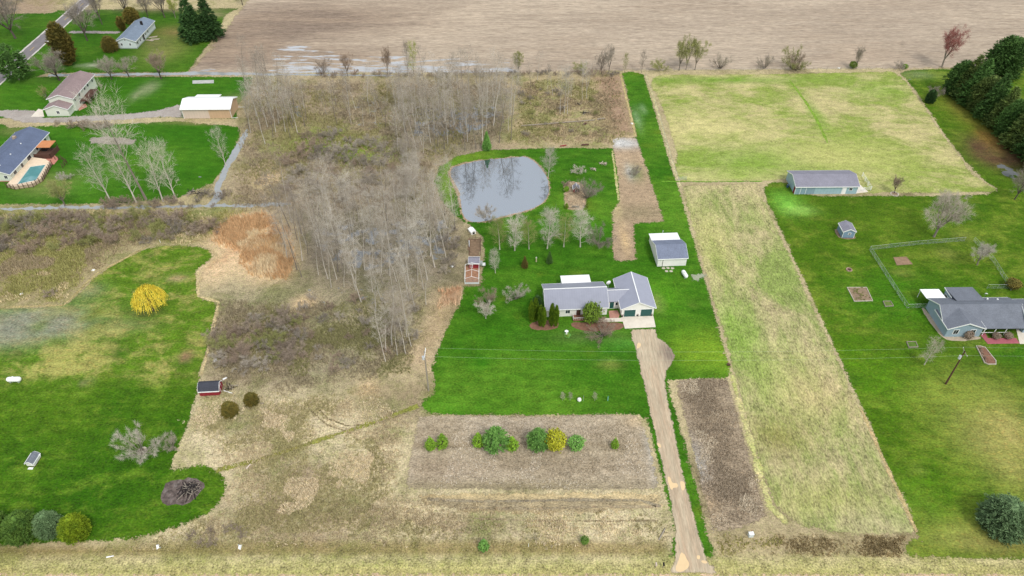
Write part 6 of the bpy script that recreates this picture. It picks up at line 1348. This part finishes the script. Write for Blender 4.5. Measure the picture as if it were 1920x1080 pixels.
def log(x0, y0, x1, y1, r, label, mat=WOODG, name='log', cat='log'):
    a, b = at(x0, y0), at(x1, y1); c = (a + b) / 2; e = thing(name, (c.x, c.y, 0), 0, label, cat); g = Geo(); a, b = a - c, b - c
    pts = [a.lerp(b, t) + Vector((0, 0, r)) for t in (0, .3, .6, 1)]; g.tube(pts, [r, r * .95, r * .9, r * .8], 8); link(bpy.data.objects.new('trunk', g.data('trunk', mat)), e)
    n = (b - a).normalized() * .02
    g = Geo(); g.tube([pts[0] - n * 2, pts[0] - n], [r * .2, r * .96], 8); link(bpy.data.objects.new('cut_end', g.data('cut_end', TANL)), e); g = Geo(); g.tube([pts[-1] + n, pts[-1] + n * 2], [r * .78, r * .2], 8); link(bpy.data.objects.new('cut_end', g.data('cut_end', TANL)), e)
log(978, 237, 1115, 226, .22, 'long fallen log lying behind the pond lawn'); log(1120, 225, 1133, 223, .25, 'short pale log at the end of the long one')
log(1095, 234, 1099, 233, .35, 'short dark log stub below the long fallen log', WOODD); log(1235, 1013, 1247, 992, .14, 'leaning grey log in the roadside meadow near the drive'); log(1363, 684, 1369, 686, .3, 'short log stump at the right lawn corner', WOODD)
log(462, 880, 470, 871, .16, 'pale plank lying at the lower end of the footpath', TANL, 'plank', 'plank'); log(418, 713, 426, 709, .2, 'pale scrap timber behind the red shed', WHITE, 'scrap_timber', 'timber'); log(420, 733, 436, 738, .1, 'thin white pipe lying beside the red shed', WHITE, 'pipe', 'pipe')
log(200, 1045.5, 214, 1043, .12, 'white pipe end lying on the roadside verge', WHITE, 'pipe', 'pipe'); log(487, 757, 496, 756, .1, 'thin pale branch lying right of the smaller juniper', WOODG, 'branch', 'branch')
log(1090, 273, 1104, 272, .28, 'dark log at the edge of the pond lawn', WOODD); log(1050, 275, 1062, 273, .18, 'reddish log left of the dark one on the lawn edge', REDS)
# stakes and markers
def post(px, py, hgt, r, mat, label, name='stake', cat='stake', cap=None):
    p = at(px, py); e = thing(name, (p.x, p.y, 0), 0, label, cat); bar('shaft', (0, 0, 0), (0, 0, hgt), mat, e, r)
    bar('cap', (0, 0, hgt), (0, 0, hgt + max(.06, r)), cap or mat, e, r * 1.3); return e
post(1139.5, 751, 1.1, .13, plain('teal_plastic', C(130, 190, 170), .5), 'pale green plastic tube at the right of the lawn row', 'tree_guard', 'tube'); post(1093.5, 752, 1.7, .04, GALV, 'thin pale stake in the middle of the lawn row')
post(1005.5, 491, 1.3, .16, plain('beige_wood', C(206, 190, 156), .8), 'short beige post with white top between the two small spruces', 'bird_feeder', 'feeder', WHITE); post(301, 455, .8, .07, WHITE, 'white marker at the top of the left lawn', 'marker_post', 'post')
post(991, 1025, .9, .06, WHITE, 'thin white marker at the roadside ditch', 'marker_post', 'post'); post(1122, 437, 1.0, .04, GALV, 'thin stake beside the tree row', 'stake', 'stake') if False else None
p = at(1086, 752); e = thing('flower_pot', (p.x, p.y, 0), 0, 'white round pot in the lawn row', 'pot'); g = Geo(); g.tube([Vector((0, 0, 0)), Vector((0, 0, .4)), Vector((0, 0, .75)), Vector((0, 0, .76))], [.25, .46, .38, .02], 12); link(bpy.data.objects.new('bowl', g.data('bowl', WHITE, True)), e); g = Geo(); g.tube([Vector((0, 0, .74)), Vector((0, 0, .8))], [.40, .36], 12); link(bpy.data.objects.new('rim', g.data('rim', CONC)), e)
p = at(1062, 626); e = thing('garden_ornament', (p.x, p.y, 0), 0, 'white topped bird bath in a little flower bed', 'bird bath'); g = Geo(); g.tube([Vector((0, 0, 0)), Vector((0, 0, .1)), Vector((0, 0, .7))], [.25, .12, .1], 10); link(bpy.data.objects.new('pedestal', g.data('pedestal', WHITE)), e); g = Geo(); g.tube([Vector((0, 0, .7)), Vector((0, 0, .85)), Vector((0, 0, .83))], [.12, .42, .02], 14); link(bpy.data.objects.new('basin', g.data('basin', WHITE)), e)
bed([(1058, 623), (1064, 622), (1069, 628), (1066, 633), (1060, 631)], 'little green flower bed on the front lawn', plain('green_edge', C(96, 150, 70), .9), plain('green_bed', C(110, 140, 60), .95, .3, 2), hgt=.08, plants=8, pc=F_LIME)
p = at(1407, 1005); e = thing('utility_box', (p.x, p.y, 0), R(5), 'white utility cabinet with red marker right of the drive', 'utility box'); box('cabinet', -.4, .4, -.3, .3, 0, .85, PALEBL, e); box('lid', -.43, .43, -.33, .33, .852, .9, WHITE, e); bar('marker', (.1, .36, 0), (.1, .36, 1.5), REDS, e, .03)
for x, m_, l in ((1229, TANL, 'tan mailbox left of the drive mouth'), (1243, DARK, 'black mailbox nearest the drive mouth')):
    p = at(x, 1064); e = thing('mailbox', (p.x, p.y, 0), R(0), l, 'mailbox'); box('post', -.05, .05, -.05, .05, 0, .95, WOODG, e); box('box_body', -.14, .14, -.28, .28, .95, 1.12, m_, e)
    g = Geo(); g.tube([Vector((0, -.28, 1.12)), Vector((0, .28, 1.12))], [.14, .14], 12); link(bpy.data.objects.new('box_lid', g.data('box_lid', m_)), e)
for x, y, l in ((296, 1025, 'white scrap near the ditch below the burn pile'), (450, 1026, 'white topped dark marker at the roadside ditch'), (40, 552, 'white scrap in the meadow at the left edge'), (175, 507, 'pale stone in the rough above the left lawn'), (848, 500, 'white scrap at the wood edge left of the coop'), (404, 676, 'white scrap in the thicket above the red shed'), (1573, 128, 'white marker on the pasture fence line'), (1185, 232, 'pale slab at the edge of the green lane')):
    p = at(x, y); e = thing('scrap', (p.x, p.y, 0), R(x), l, 'scrap'); random.seed(x)
    mesh('piece', [(rnd(-.5, -.2), -.25, .0), (rnd(.2, .5), -.25, 0), (rnd(.2, .5), .25, 0), (-.3, .25, 0), (-.25, -.2, .3), (.25, -.15, .22), (.2, .2, .3), (-.2, .2, .25)], [(3, 2, 1, 0), (4, 5, 6, 7), (0, 1, 5, 4), (1, 2, 6, 5), (2, 3, 7, 6), (3, 0, 4, 7)], WHITE, e)
    box('fragment', .3, .5, .3, .45, 0, .1, GALV, e)
